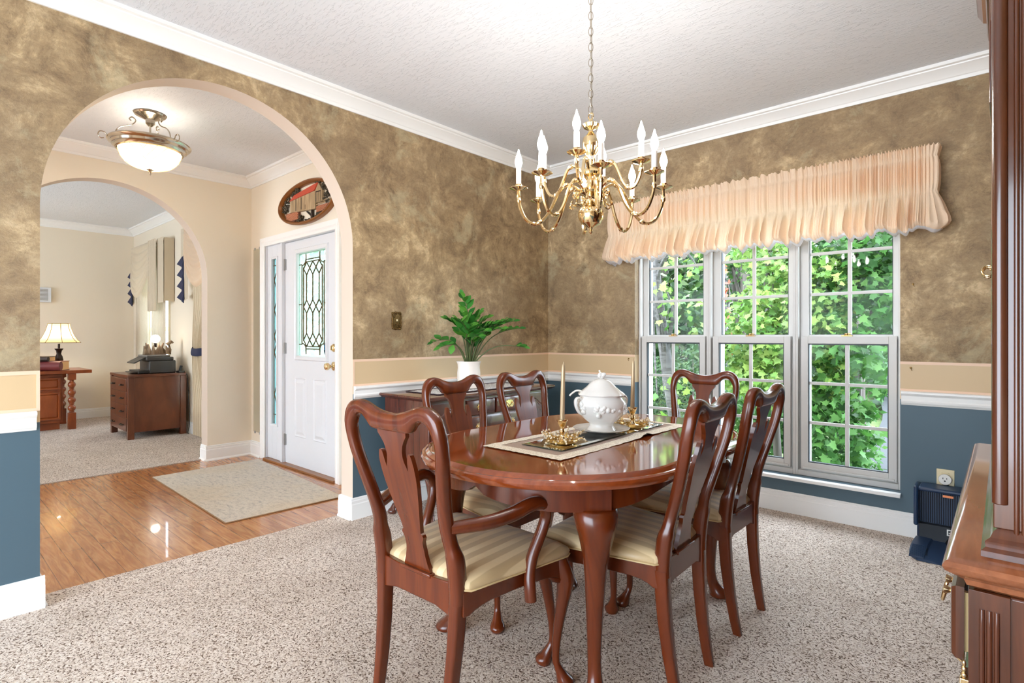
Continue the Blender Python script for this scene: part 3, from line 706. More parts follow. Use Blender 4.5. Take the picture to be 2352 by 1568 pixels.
for i, (x, y) in enumerate(oval(-.098, N)):
    sc = abs(math.sin(R(i*360/N*2))); ti.append((x, y, .712)); bi.append((x, y, .682-.054*sc**.45))
m.loft([rel(top), rel(bot), rel(bi), rel(ti)], True, False, True); m.build('apron', cherry, t, sharp=35)
for sx in (1, -1):
    for sy in (1, -1):
        m = MB(); lx, ly, dd = sx*.335, sy*.482, .7071
        m.obox((lx, ly, .667), (.085, .085, .090), Matrix.Rotation(R(45), 3, 'Z'))
        prof_ = cr([(-.010, .632, .072), (.000, .615, .073), (.010, .585, .068), (.014, .545, .057), (.010, .49, .045), (.004, .42, .036), (-.006, .32, .030), (-.014, .21, .0245), (-.016, .13, .0225), (-.006, .075, .0245), (.010, .048, .033), (.024, .030, .044), (.028, .014, .046), (.026, .007, .038)], 3)
        m.loft([[(lx+sx*dd*o+r*math.cos(2*PI*i/18), ly+sy*dd*o+r*math.sin(2*PI*i/18), z) for i in range(18)] for o, z, r in prof_])
        for ex, ey in ((-sx, 0), (0, -sy)):
            m.tube([(lx+ex*u, ly+ey*u, .624-v) for u, v in ((.02, .02), (.055, .010), (.085, .004))], [.034, .022, .008], 8)
        m.build('leg', cherry, t, sharp=60)
# runner, mirror tray
rn = thing('table_runner', 'taupe runner with cream lace border lying along the dining table', 'table runner', (-1.293, 1.98, .7492))
def rz_(x, y): return .0016+.0012*math.sin(9*y+3*x)+ (.012*math.exp(-((y-.10)/.035)**2)*max(0, (x-.08)/.1) if x > .08 else 0)
m = MB(); m.grid(lambda i, j: (-.135+.27*i/10, -.45+.90*j/40, rz_(-.135+.27*i/10, -.45+.9*j/40)+.001), 10, 40); m.build('linen_panel', taupe, rn, sharp=80)
m = MB(); N2 = 160
def lace_pt(s, k):
    hx = .135 if k == 0 else .185; hy = .45 if k == 0 else .500
    per = [(hx, -hy), (hx, hy), (-hx, hy), (-hx, -hy)]; q = s*4; i = int(q) % 4; f = q-int(q)
    a, b = per[i], per[(i+1) % 4]; x, y = a[0]+(b[0]-a[0])*f, a[1]+(b[1]-a[1])*f
    if k == 2:
        d = .0025*math.sin(s*2*PI*110); x += d*(1 if i in (0,) else -1 if i == 2 else 0); y += d*(1 if i == 1 else -1 if i == 3 else 0)
    return (x, y, rz_(x, y)+.0022+(.0015 if k == 1 else 0)-(.0018 if k == 2 else 0))
rg = [[lace_pt(i/N2, k) for i in range(N2)] for k in (0, 1, 2)]
rg[1] = [((a[0]+b[0])/2, (a[1]+b[1])/2, (a[2]+b[2])/2+.002) for a, b in zip(rg[0], rg[2])]
m.loft(rg, True, False); m.build('lace_border', lace, rn, sharp=80)
mt = thing('mirror_tray', 'long mirror plate lying under the tureen and candlesticks', 'mirror', (-1.280, 1.985, .7537))
m = MB(); m.loft([[(sx*x, sy*y, z) for sx, sy in ((1, -1), (1, 1), (-1, 1), (-1, -1))] for x, y, z in ((.094, .396, .002), (.096, .398, .004), (.082, .384, .0066))]); o = m.build('mirror_plate', [mirror_mat, glass_edge], mt, sharp=10)
for p in o.data.polygons: p.material_index = 0 if p.normal.z > .9 else 1
ZT = .7607
# candlesticks, candles, wreaths
def candlestick(x, y, lab):
    t = thing('candlestick', lab, 'candlestick', (x, y, ZT), group='brass candlesticks on the dining table')
    m = MB(); m.lathe([(.044, 0), (.046, .004), (.044, .008), (.034, .012), (.016, .017), (.009, .026), (.008, .036), (.012, .044), (.009, .050), (.008, .058), (.013, .068), (.018, .080), (.021, .087), (.021, .090), (.014, .089), (.012, .080)], seg=24); m.build('holder', brass, t)
    return t
candlestick(-1.258, 1.690, 'brass candlestick in front of the tureen'); candlestick(-1.238, 2.190, 'brass candlestick beyond the tureen')
def candle(x, y, lab, tilt):
    m = MB(); m.lathe([(.0092, 0), (.0095, .01), (.0085, .12), (.0072, .205), (.0060, .218), (.0022, .226), (.0018, .232)], seg=14)
    o = tag(m.build('taper_candle', candle_gold), lab, 'candle', 'gold taper candles'); o.location = (x, y, ZT+.079); o.rotation_euler = (0, R(tilt), 0)
candle(-1.258, 1.690, 'gold taper candle standing in front of the tureen', 1.6); candle(-1.238, 2.190, 'gold taper candle standing beyond the tureen', 1.2)
berry = plain('berry_cream', S(244, 226, 196), .4)
def wreath(x, y, lab, sd):
    rnd = random.Random(sd); t = thing('berry_wreath', lab, 'wreath', (x, y, ZT), group='gold berry wreaths around the candlesticks')
    m = MB(); b = MB()
    for i in range(54):
        a = rnd.uniform(0, 2*PI); r0 = rnd.uniform(.046, .062); p = Vector((r0*math.cos(a), r0*math.sin(a), rnd.uniform(.008, .026)))
        out = Vector((math.cos(a+rnd.uniform(-1, 1)), math.sin(a+rnd.uniform(-1, 1)), rnd.uniform(-.1, 1.0))).normalized()
        L = rnd.uniform(.02, .044); q = p+out*L
        if q.z < .006: q.z = .006
        mid = (p+q)/2+Vector((0, 0, .006)); m.tube([p, mid, q], .0012, 5)
        b.ball(q, rnd.uniform(.0028, .0048), 7, 5)
        if i % 2 == 0: b.ball(mid+Vector((rnd.uniform(-.005, .005), rnd.uniform(-.005, .005), .003)), .0032, 7, 5)
    m.tube([(.054*math.cos(2*PI*i/24), .054*math.sin(2*PI*i/24), .012) for i in range(24)], .007, 6, True)
    for i in range(12):      # small gilt leaves
        a = 2*PI*i/12+rnd.uniform(-.2, .2); p = Vector((.066*math.cos(a), .066*math.sin(a), .014)); d = Vector((math.cos(a), math.sin(a), .5)).normalized(); s_ = Vector((-math.sin(a), math.cos(a), 0))
        m.face([m.V(p), m.V(p+d*.012+s_*.006), m.V(p+d*.026), m.V(p+d*.012-s_*.006)])
    m.build('twigs', gold, t, sharp=60); b.build('berries', [berry, gold][sd % 2], t, sharp=60)['kind'] = 'stuff'
wreath(-1.258, 1.690, 'gilt berry wreath around the candlestick in front of the tureen', 4); wreath(-1.238, 2.190, 'gilt berry wreath around the candlestick beyond the tureen', 6)
# tureen
pl = MB(); pl.lathe([(.060, 0), (.066, .004), (.096, .010), (.118, .017), (.121, .020), (.116, .021), (.092, .014), (.060, .008), (0, .008)], seg=48, fn=lambda a, z, r: 1+.012*math.sin(12*a) if r > .09 else 1)
o = tag(pl.build('underplate', porcelain), 'white scalloped underplate beneath the soup tureen', 'plate'); o.location = (-1.280, 2.000, ZT)
tr = thing('soup_tureen', 'white porcelain soup tureen with fruit relief on the dining table', 'tureen', (-1.280, 2.000, ZT+.008), R(-25)); tr.scale = (1, 1, .95)
m = MB(); m.lathe([(.058, 0), (.062, .003), (.057, .010), (.049, .024), (.052, .034), (.072, .050), (.092, .072), (.104, .096), (.108, .116), (.104, .134), (.094, .148), (.090, .154), (.092, .160), (.086, .160), (.084, .150), (0, .14)], seg=48, fn=lambda a, z, r: 1+.018*math.sin(8*a) if .03 < z < .1 else 1)
rnd = random.Random(3)
body = m.build('bowl', porcelain, tr, sharp=50)
m = MB()
for i in range(90):
    a = rnd.uniform(0, 2*PI); cl = math.floor(a/(PI/3))*(PI/3)+PI/6; a = cl+rnd.gauss(0, .2); z = .104+rnd.gauss(0, .012)
    r_ = .104+.003*math.sin(z*50); m.ball((r_*math.cos(a), r_*math.sin(a), z), rnd.uniform(.006, .013), 8, 5)
m.build('fruit_relief', porcelain, tr, sharp=60)['kind'] = 'stuff'
m = MB(); m.lathe([(.097, .158), (.100, .162), (.094, .170), (.080, .180), (.064, .194), (.050, .210), (.036, .222), (.018, .230), (0, .232)], seg=64, fn=lambda a, z, r: 1+(.03*math.sin(10*a)*max(0, (.2-z)/.04) if z < .2 else 0)); lid = m.build('lid', porcelain, tr, sharp=60)
m = MB(); m.ball((0, 0, .242), (.016, .015, .014), 10, 7); m.ball((.012, .004, .250), (.011, .011, .010), 9, 6); m.ball((-.012, .006, .247), (.012, .010, .012), 9, 6); m.ball((.004, -.012, .246), (.010, .009, .011), 9, 6); m.tube([(-.014, .006, .25), (-.02, .004, .262), (-.012, -.002, .266)], .004, 6); m.build('finial', porcelain, lid, sharp=60)
for s_ in (1, -1):
    m = MB(); P = cr([(0, s_*.094, .140), (0, s_*.114, .150), (0, s_*.126, .138), (0, s_*.124, .112), (0, s_*.112, .088), (0, s_*.098, .078)], 4)
    m.tube(P, .0105, 8, flat=.55); m.build('handle', porcelain, tr, sharp=60)
ld = MB(); ld.tube(cr([(-.05, -.03, .150), (-.074, -.045, .166), (-.092, -.056, .168), (-.108, -.066, .156), (-.116, -.071, .146)], 4), [.008]*17, 8, flat=.5)
ld.ball((-.03, -.02, .120), (.028, .028, .02), 12, 8); ld.tube([(-.05, -.03, .150), (-.035, -.022, .125)], .007, 8)
o = tag(ld.build('ladle', porcelain, sharp=60), 'white ladle handle sticking out under the tureen lid', 'ladle'); o.location = (-1.280, 2.000, ZT+.008); o.rotation_euler = (0, 0, R(10))

# ================================================================== SIDEBOARD
SB0, SB1, SF, SBK, SZ = 2.125, 3.300, -2.575, -3.055, .800
t = thing('sideboard', 'dark cherry sideboard with brass pulls along the left wall behind the chairs', 'sideboard', ((SF+SBK)/2, (SB0+SB1)/2, 0))
ox, oy = (SF+SBK)/2, (SB0+SB1)/2; hx, hy = (SF-SBK)/2, (SB1-SB0)/2
m = MB(); rings = []
for o_, z in ((.0, .768), (.012, .772), (.018, .778), (.026, .782), (.030, .788), (.030, .794), (.026, .799), (.02, .800)):
    rings.append([(-hx, -hy-o_, z), (hx+o_, -hy-o_, z), (hx+o_, hy+o_, z), (-hx, hy+o_, z)])
m.loft(rings); m.build('top', mahog, t, sharp=25)
m = MB(); m.box(-hx+.004, hx-.022, -hy+.012, hy-.012, .335, .768); m.build('body', mahog, t, bevel=.004)
m = MB()
def apr(L): return [(-L, .34), (L, .34), (L, .315), (L*.8, .300), (L*.55, .322), (L*.2, .318), (0, .300), (-L*.2, .318), (-L*.55, .322), (-L*.8, .300), (-L, .315)]
m.plate(apr(hy-.03), .02, lambda c: (hx-.03-c.y, c.x, c.z)); m.plate(apr(hx-.04), .02, lambda c: (c.x, -hy+.016+c.y, c.z)); m.build('skirt', mahog, t, bevel=.003)
def front_panel(m, y0, y1, z0, z1, arch=False, x=None):
    x = hx-.022 if x is None else x
    m.box(x, x+.014, y0, y1, z0, z1); rings = []
    n = 16
    def ol(o_):
        P = [(y0+.035+o_, z0+.035+o_), (y1-.035-o_, z0+.035+o_)]
        if arch:
            for i in range(n+1):
                u = i/n; P.append((y1-.035-o_+(y0-y1+.07+2*o_)*u, z1-.035-o_-.05*(abs(math.cos(PI*u))**1.5)))
        else: P += [(y1-.035-o_, z1-.035-o_), (y0+.035+o_, z1-.035-o_)]
        return P
    for o_, p in ((0, .014), (.004, .019), (.010, .012), (.024, .018)): rings.append([(x+p, y, z) for y, z in ol(o_)])
    m.loft(rings, True, False); m.face([m.V(q) for q in rings[-1]])
def bail(par, y, z, x):
    m = MB(); o_ = [(-.046, 0), (-.034, .012), (-.038, .022), (-.022, .020), (-.012, .028), (0, .022), (.012, .028), (.022, .020), (.038, .022), (.034, .012), (.046, 0), (.034, -.012), (.036, -.020), (.020, -.020), (.010, -.030), (0, -.022), (-.010, -.030), (-.020, -.020), (-.036, -.020), (-.034, -.012)]
    m.plate(o_, .002, lambda c: (x+c.y, y+c.x, z+c.z))
    for s_ in (1, -1): m.ball((x+.008, y+s_*.027, z+.004), .006, 8, 6)
    m.tube(cr([(x+.010, y-.027, z+.004), (x+.016, y-.026, z-.008), (x+.018, y-.014, z-.018), (x+.018, y, z-.021), (x+.018, y+.014, z-.018), (x+.016, y+.026, z-.008), (x+.010, y+.027, z+.004)], 3), .0032, 7)
    m.build('bail_pull', brass, par, sharp=50)
for a, b in ((-hy+.03, -.285), (.285, hy-.03)):
    m = MB(); front_panel(m, a, b, .352, .750, True); d = m.build('door', mahog, t, sharp=25)
    m = MB(); yy = b-.035 if a < 0 else a+.035; m.lathe([(.010, 0), (.012, .004), (.006, .01), (.010, .018), (.0, .024)], seg=12)
    k = m.build('knob', brass, d); k.location = (hx-.008, yy, .56); k.rotation_euler = (0, R(90), 0)
for (a, b, z0, z1, pulls) in ((-.27, -.006, .648, .752, (-.138,)), (.006, .27, .648, .752, (.138,)), (-.27, .27, .508, .638, (-.150, .150)), (-.27, .27, .352, .498, (-.150, .150))):
    m = MB(); x = hx-.022; rings = [[(x+p, y0, z0_), ] for p, y0, z0_ in ()]
    r_ = []
    for o_, p in ((0, 0), (0, .010), (.006, .015), (.014, .017)): r_.append([(x+p, a+o_, z0+o_), (x+p, b-o_, z0+o_), (x+p, b-o_, z1-o_), (x+p, a+o_, z1-o_)])
    m.loft(r_); d = m.build('drawer', mahog, t, sharp=25)
    for py in pulls: bail(d, py, (z0+z1)/2, x+.017)
for sx in (1, -1):
    for sy in (1, -1):
        m = MB(); cabriole(m, sx*(hx-.052), sy*(hy-.058), sx*.7071*(1 if sx > 0 else .2), sy*.7071, .345, 1.25, 1.0); m.build('leg', mahog, t, sharp=60)
# runner on the sideboard
rn = thing('sideboard_runner', 'ivory lace runner lying along the sideboard top', 'runner', (-2.79, 2.70, .8012))
m = MB(); m.grid(lambda i, j: ((-.16+.32*i/12)+(.006*math.sin(j*1.9) if i in (0, 12) else 0), -.46+.92*j/60+(.006*math.sin(i*1.9) if j in (0, 60) else 0), .0012+.0006*math.sin(i*1.2)*math.sin(j*.8)+(.002 if i in (0, 12) or j in (0, 60) else 0)), 12, 60); m.build('cloth', lace_cool, rn, sharp=80)
m = MB(); P = [(.166, -.466), (.166, .466), (-.166, .466), (-.166, -.466)]; pts = []
for a, b in zip(P, P[1:]+P[:1]):
    n = 60 if abs(a[0]-b[0]) < .01 else 22
    for i in range(n): u = i/n; pts.append((a[0]+(b[0]-a[0])*u+.003*math.sin(i*1.6), a[1]+(b[1]-a[1])*u+.003*math.cos(i*1.6), .004))
m.tube(pts, .003, 5, True); m.build('tasselled_edge', plain('dark_trim', S(70, 56, 60), .9), rn, sharp=80)
# potted plant
px_, py_ = -2.79, 2.655
t = thing('potted_plant', 'glossy green leafy plant in a cream pot on the sideboard', 'plant', (px_, py_, .8055))
m = MB(); m.lathe([(.058, 0), (.066, .004), (.076, .03), (.081, .07), (.081, .11), (.077, .145), (.079, .170), (.086, .186), (.087, .190), (.082, .190), (.074, .172), (.072, .15), (0, .15)], seg=36); m.build('pot', pot_mat, t)
m = MB(); m.lathe([(0, .176), (.076, .172), (.076, .165), (0, .165)], seg=20); m.build('soil', soil, t)
def leaflet(m, p, d, nrm, L, W):
    d = d.normalized(); s_ = d.cross(nrm).normalized(); u = s_.cross(d).normalized(); rows = []
    for k, (f, wv) in enumerate(((0, .08), (.2, .62), (.42, 1.0), (.65, .9), (.85, .5), (1, .02))):
        c_ = p+d*L*f-u*(.10*L*f*f); rows.append([c_-s_*W*wv+u*W*.22*wv, c_, c_+s_*W*wv+u*W*.22*wv])
    G_ = [[m.V(q) for q in r_] for r_ in rows]
    for a, b in zip(G_, G_[1:]):
        for j in (0, 1): m.face([a[j], a[j+1], b[j+1], b[j]])
# fronds: (azimuth in degrees as seen in plan, lean, length, leaves start)
ri = Vector((.7443, .6678, 0)); fo = Vector((.6678, -.7443, 0))     # room directions: along the table side / towards the doorway
FR = [(-.03, .02, .47, .56, 0), (.07, .08, .36, .30, .02), (.12, -.02, .33, .35, .03), (.15, .06, .28, .25, .02), (-.13, .06, .30, .35, 0), (-.08, -.06, .29, .35, 0), (-.05, .12, .30, .30, 0), (-.23, .03, .17, .45, .05), (-.17, .12, .10, .55, -.02), (.20, .05, .28, .30, .02), (.25, .02, .31, .30, .03), (.30, .02, .30, .35, .02), (.34, -.03, .22, .60, -.04), (.02, .15, .26, .35, 0), (.12, .15, .22, .30, 0), (.08, .18, .18, .4, 0), (.37, .05, .06, .86, -.10), (.02, -.10, .31, .35, 0), (.22, .10, .24, .30, 0), (-.02, .06, .34, .35, 0)]
rnd = random.Random(5)
for (a, b, hgt, st, droop) in FR:
    m = MB(); base = Vector((a*.09, b*.09, .17)); base = ri*base.x+fo*base.y+Vector((0, 0, .17))
    tip = ri*a+fo*b+Vector((0, 0, .18+hgt)); n = 14; pts = []
    for i in range(n+1):
        u = i/n; q = base.lerp(tip, u); q.z += .07*math.sin(PI*u)*(1 if droop < .5 else 0)-droop*u*u*.5; q += ri*(.02*math.sin(PI*u*1.2)*(-1 if a > 0 else 1)); pts.append(q)
    m.tube(pts, [.0052*(1-.65*i/n) for i in range(n+1)], 6)
    m.mi = 1
    L = (pts[-1]-pts[0]).length; k = max(5, int(L*(1-st)/.024)); side = 1
    for i in range(k+1):
        u = st+(1-st)*i/k; f = u*n; j = min(n-1, int(f)); p = pts[j].lerp(pts[j+1], f-j); d = (pts[j+1]-pts[j]).normalized()
        sv = d.cross(Vector((0, 0, 1)) if abs(d.z) < .95 else fo).normalized()
        if rnd.random() < .6: sv = (sv+fo*rnd.uniform(.5, 1.6)+Vector((0, 0, rnd.uniform(-.2, .7)))).normalized()
        ld_ = (d*.75+sv*side*.85+Vector((0, 0, .25))).normalized() if i < k else d
        sc = .62+.45*math.sin(PI*min(1, .25+i/k*.7)); leaflet(m, p, ld_, Vector((0, 0, 1))+fo*.7, .074*sc*rnd.uniform(.9, 1.15), .0235*sc); side = -side
    m.build('frond', [stem_green, leaf_plant], t, sharp=70)
# brass switch plate
t = thing('light_switch', 'ornate antique brass switch plate on the left wall', 'switch', (XA, 2.256, 1.276))
m = MB(); N = 40; ol = []
for i in range(N):
    a = 2*PI*i/N; c_, s_ = math.cos(a), math.sin(a); k = 1/max(abs(c_)/.040, abs(s_)/.061); ol.append((c_*k*(1+.05*math.sin(9*a)), s_*k*(1+.05*math.cos(11*a))))
m.plate(ol, .005, lambda c: (c.y, c.x, c.z)); m.build('plate', dark_bronze_plate, t, bevel=.001)
m = MB(); rnd = random.Random(8)
for i in range(46):
    a = 2*PI*i/46; c_, s_ = math.cos(a), math.sin(a); k = 1/max(abs(c_)/.034, abs(s_)/.054); m.ball((.006, c_*k, s_*k), (.007, rnd.uniform(.004, .008), rnd.uniform(.004, .008)), 8, 5)
for i in range(20): m.ball((.005, rnd.uniform(-.024, .024), rnd.choice((-1, 1))*rnd.uniform(.02, .048)), (.006, rnd.uniform(.003, .006), rnd.uniform(.003, .007)), 8, 5)
m.build('scroll_border', dark_bronze_plate, t, sharp=60); m = MB(); m.box(.004, .014, -.004, .004, -.003, .010); m.build('toggle', ivory, t, bevel=.001)
# ================================================================== CHANDELIER
CX, CY = -1.280, 1.920
t = thing('chandelier', 'polished brass twelve-light candle chandelier hanging over the dining table', 'chandelier', (CX, CY, 1.60))
Z0 = 1.60
m = MB(); m.lathe([(0, -.005), (.006, 0), (.009, .008), (.006, .016), (.009, .022), (.020, .028), (.040, .040), (.051, .060), (.0535, .074), (.0535, .082), (.050, .094), (.040, .108), (.026, .118), (.020, .126), (.018, .140), (.024, .150), (.034, .158), (.050, .164), (.054, .172), (.050, .182), (.030, .190), (.022, .205), (.020, .220), (.026, .232), (.040, .240), (.044, .250), (.040, .260), (.024, .268), (.018, .285), (.017, .315), (.022, .326), (.034, .350), (.036, .375), (.032, .398), (.018, .412), (.010, .422), (.010, .430), (.030, .440), (.036, .452), (.030, .458), (.010, .462), (.008, .475), (0, .476)], seg=28); m.build('column', brass, t, sharp=30)
m = MB(); m.tube([(.012*math.cos(2*PI*i/16), 0, .488+.014*math.sin(2*PI*i/16)) for i in range(16)], .003, 6, True); m.build('loop', brass, t)
bobe = [(.010, -.004), (.014, -.004), (.034, .004), (.039, .006), (.039, .008), (.032, .007), (.014, .002), (.013, .006), (.0145, .010), (.0145, .022), (.012, .024), (.0105, .018), (.0105, .006)]
def arm_parts(a, rad, zc, path, k):
    ca, sa = math.cos(a), math.sin(a); m = MB()
    P = cr([(r*ca, r*sa, z) for r, z in path], 5); n = len(P)
    m.tube(P, .0068, 6, flat=1.0)
    for u in (.30, .62, .93):                         # leaf collars cast on the arm
        q = Vector(P[int(u*(n-1))]); q2 = Vector(P[min(n-1, int(u*(n-1))+1)]); d = (q2-q).normalized()
        m.tube([q-d*.012, q-d*.004, q+d*.006, q+d*.014], [.0075, .0105, .0095, .006], 7)
    ar = m.build('arm', brass, t, sharp=50)
    m = MB(); m.lathe(bobe, (rad*ca, rad*sa, zc), 8); m.build('drip_pan', brass, ar, sharp=20)
    m = MB(); m.lathe([(.0105, 0), (.0108, .002), (.0108, .070), (.009, .0715)], (rad*ca, rad*sa, zc+.016), 12); m.build('candle_sleeve', sleeve, ar)
    m = MB(); m.lathe([(.006, 0), (.0105, .008), (.0155, .024), (.0150, .036), (.0105, .052), (.0050, .068), (.0014, .082)], (rad*ca, rad*sa, zc+.0868), 10); m.build('bulb', bulb_on, ar, sharp=80)
base = math.atan2(-CY, -CX)      # towards the doorway the photograph was taken from
for k in range(8):
    arm_parts(base+R(7+45*k), .302, .183, [(.018, .168), (.045, .176), (.066, .192), (.090, .203), (.116, .194), (.140, .162), (.168, .100), (.200, .056), (.236, .040), (.270, .058), (.292, .100), (.301, .140), (.302, .180)], k)
for k in range(4):
    arm_parts(base+R(-15+90*k), .208, .268, [(.018, .246), (.038, .262), (.060, .282), (.082, .288), (.102, .274), (.118, .238), (.136, .196), (.158, .172), (.182, .178), (.198, .206), (.206, .236), (.208, .265)], k)
for k in range(8):
    a = base+R(29+45*k); ca, sa = math.cos(a), math.sin(a); m = MB()
    P = cr([(r*ca, r*sa, z) for r, z in ((.046, .170), (.066, .176), (.078, .166), (.072, .152), (.062, .158), (.070, .166))], 4); m.tube(P, .0034, 5)
    P = cr([(r*ca, r*sa, z) for r, z in ((.050, .168), (.062, .140), (.066, .120), (.080, .108), (.092, .116), (.086, .126))], 4); m.tube(P, .0034, 5); m.build('scroll', brass, t, sharp=60)
m = MB(); m.tube([(.003, .001, .476), (.004, 0, .8), (-.003, .002, ZD-Z0-.02)], .0028, 6); cord = m.build('chain_cord', nickel, t)
z = .498+.019; k = 0
while z < ZD-Z0-.03:
    m = MB(); P = []
    for i in range(14):
        a = 2*PI*i/14; x, zz = .0092*math.cos(a), .0195*math.sin(a)
        P.append((x*(.80 if k % 2 == 0 else -.35), x*(.60 if k % 2 == 0 else .93), z+zz))
    m.tube(P, .0015, 5, True); m.build('chain_link', nickel, cord, sharp=80); z += .0325; k += 1
m = MB(); m.lathe([(.0, ZD-Z0-.035), (.02, ZD-Z0-.034), (.05, ZD-Z0-.016), (.062, ZD-Z0-.004), (.062, ZD-Z0-.0005), (0, ZD-Z0-.0005)]); m.build('canopy', brass, t)

# ================================================================== CHINA HUTCH
HF, HB, H0, H1 = -.040, XD-.012, 1.232, 2.540
t = thing('china_hutch', 'tall dark wood china hutch with brass pulls at the right edge', 'hutch', (.2, 1.886, 0))
OX, OY = .2, 1.886
def HB_(m, x0, x1, y0, y1, z0, z1): m.box(x0-OX, x1-OX, y0-OY, y1-OY, z0, z1)
m = MB(); HB_(m, HF+.012, HB, H0, H1, .06, .735); m.build('base_cabinet', hutch_wood, t, bevel=.004)
m = MB(); rings = []
for o, z in ((-.006, .735), (.006, .742), (.010, .752), (.022, .760), (.034, .768), (.038, .776), (.034, .784), (.024, .7885), (.020, .790)):
    rings.append([(HF-o-OX, H0-o-OY, z), (HF-o-OX, H1+o-OY, z), (HB-OX, H1+o-OY, z), (HB-OX, H0-o-OY, z)])
m.loft(rings); m.build('counter_top', hutch_top, t, sharp=30)
m = MB(); HB_(m, HF-.01, HB, H0-.014, H1+.014, 0, .085); m.build('plinth', hutch_wood, t, bevel=.006)
def flutes(m, x, z0, z1, y):
    for i in range(3):
        xx = x+i*.0095; m.tube(cr([(xx-OX, y+.004-OY, z0), (xx-OX, y-OY, z0+.02), (xx-OX, y-OY, (z0+z1)/2), (xx-OX, y-OY, z1-.02), (xx-OX, y+.004-OY, z1)], 3), .0042, 8)
m = MB(); HB_(m, HF-.004, HF+.05, H0-.006, H0+.03, .09, .735); flutes(m, HF+.014, .12, .70, H0-.006); m.build('corner_post', hutch_wood, t, bevel=.004)
# drawers and doors on the front (facing the left wall)
ys = [H0+.012+(H1-H0-.024)*i/4 for i in range(5)]
for i in range(4):
    op = .016 if i == 0 else 0; x = HF-.012-op; m = MB(); rr = []
    for o, p in ((0, -.018), (0, -.006), (.005, 0), (.012, .0015)):
        rr.append([(x-p-OX, ys[i]+.004+o-OY, .600+o), (x-p-OX, ys[i+1]-.004-o-OY, .600+o), (x-p-OX, ys[i+1]-.004-o-OY, .728-o), (x-p-OX, ys[i]+.004+o-OY, .728-o)])
    m.loft(rr); d = m.build('drawer', hutch_wood, t, sharp=25)
    if op:
        m = MB(); HB_(m, x+.018, HF+.02, ys[i]+.014, ys[i]+.024, .612, .716); m.build('drawer_side', raw_wood, d)
    yc = (ys[i]+ys[i+1])/2
    for s_ in (1, -1):
        m = MB(); m.lathe([(.011, 0), (.012, .003), (.005, .008), (.008, .014), (.009, .018), (0, .021)], seg=10); kk = m.build('pull_post', brass, d); kk.location = (x-OX, yc+s_*.03-OY, .672); kk.rotation_euler = (0, R(-90), 0)
    m = MB(); m.tube(cr([(x-.015-OX, yc-.03-OY, .672), (x-.020-OX, yc-.026-OY, .652), (x-.022-OX, yc-OY, .640), (x-.020-OX, yc+.026-OY, .652), (x-.015-OX, yc+.03-OY, .672)], 3), .0034, 6); m.build('bail', brass, d, sharp=60)
    m = MB(); rr = []
    for o, p in ((0, -.012), (0, .004), (.006, .010), (.05, .010), (.056, .004), (.075, .010)):
        x2 = HF-.0; rr.append([(x2-p-OX, ys[i]+.004+o-OY, .105+o), (x2-p-OX, ys[i+1]-.004-o-OY, .105+o), (x2-p-OX, ys[i+1]-.004-o-OY, .590-o), (x2-p-OX, ys[i]+.004+o-OY, .590-o)])
    m.loft(rr); d = m.build('door', hutch_wood, t, sharp=25)
    m = MB(); yk = ys[i+1]-.03 if i % 2 == 0 else ys[i]+.03; m.tube(cr([(HF-.012-OX, yk-OY, .50), (HF-.030-OX, yk-OY, .492), (HF-.032-OX, yk-OY, .470), (HF-.014-OX, yk-OY, .462)], 4), .0034, 6); m.build('door_pull', brass, d, sharp=60)
    if i == 0:
        for zc in (.545, .17):
            m = MB(); HB_(m, HF-.016, HF+.004, ys[i]-.014, ys[i]+.004, zc-.03, zc+.03)
            for q in range(3): m.ball((HF-.010-OX, ys[i]-.010-OY, zc+.036+q*.010), (.0055-.001*q, .0055-.001*q, .006), 8, 6)
            m.build('hinge', brass, d, bevel=.002)
# upper case: open shelves behind, doors facing the room
UF, U0, U1 = -.006, 1.268, 2.505
m = MB(); HB_(m, UF+.01, HB, U0, U0+.022, .79, 2.28); HB_(m, UF+.01, HB, U1-.022, U1, .79, 2.28); HB_(m, HB-.015, HB, U0, U1, .79, 2.28); HB_(m, UF+.01, HB, U0, U1, 2.25, 2.28)
for z in (1.22, 1.56, 1.90): HB_(m, UF+.03, HB, U0, U1, z, z+.018)
m.build('upper_case', hutch_wood, t, bevel=.002)
m = MB(); rr = []
for o, z in ((.022, .790), (.022, .800), (.016, .806), (.017, .816), (.010, .822), (.006, .832), (0, .838)):
    rr.append([(UF-o-OX, U0-o-OY, z), (UF-o-OX, U1+o-OY, z), (HB-OX, U1+o-OY, z), (HB-OX, U0-o-OY, z)])
m.loft(rr); m.build('base_moulding', hutch_wood, t, sharp=25)
m = MB(); m.tube([(UF+.003-OX, U0+.001-OY, .880), (UF+.003-OX, U0+.001-OY, 2.24)], .0115, 12); HB_(m, UF-.006, UF+.05, U0-.003, U0+.02, .838, 2.25); flutes(m, UF+.024, .855, 2.23, U0-.003)
m.build('corner_post', hutch_wood, t, sharp=50, bevel=.002)
m = MB(); HB_(m, UF-.006, UF+.05, U1-.02, U1, .79, 2.25); m.build('corner_post', hutch_wood, t, bevel=.003)
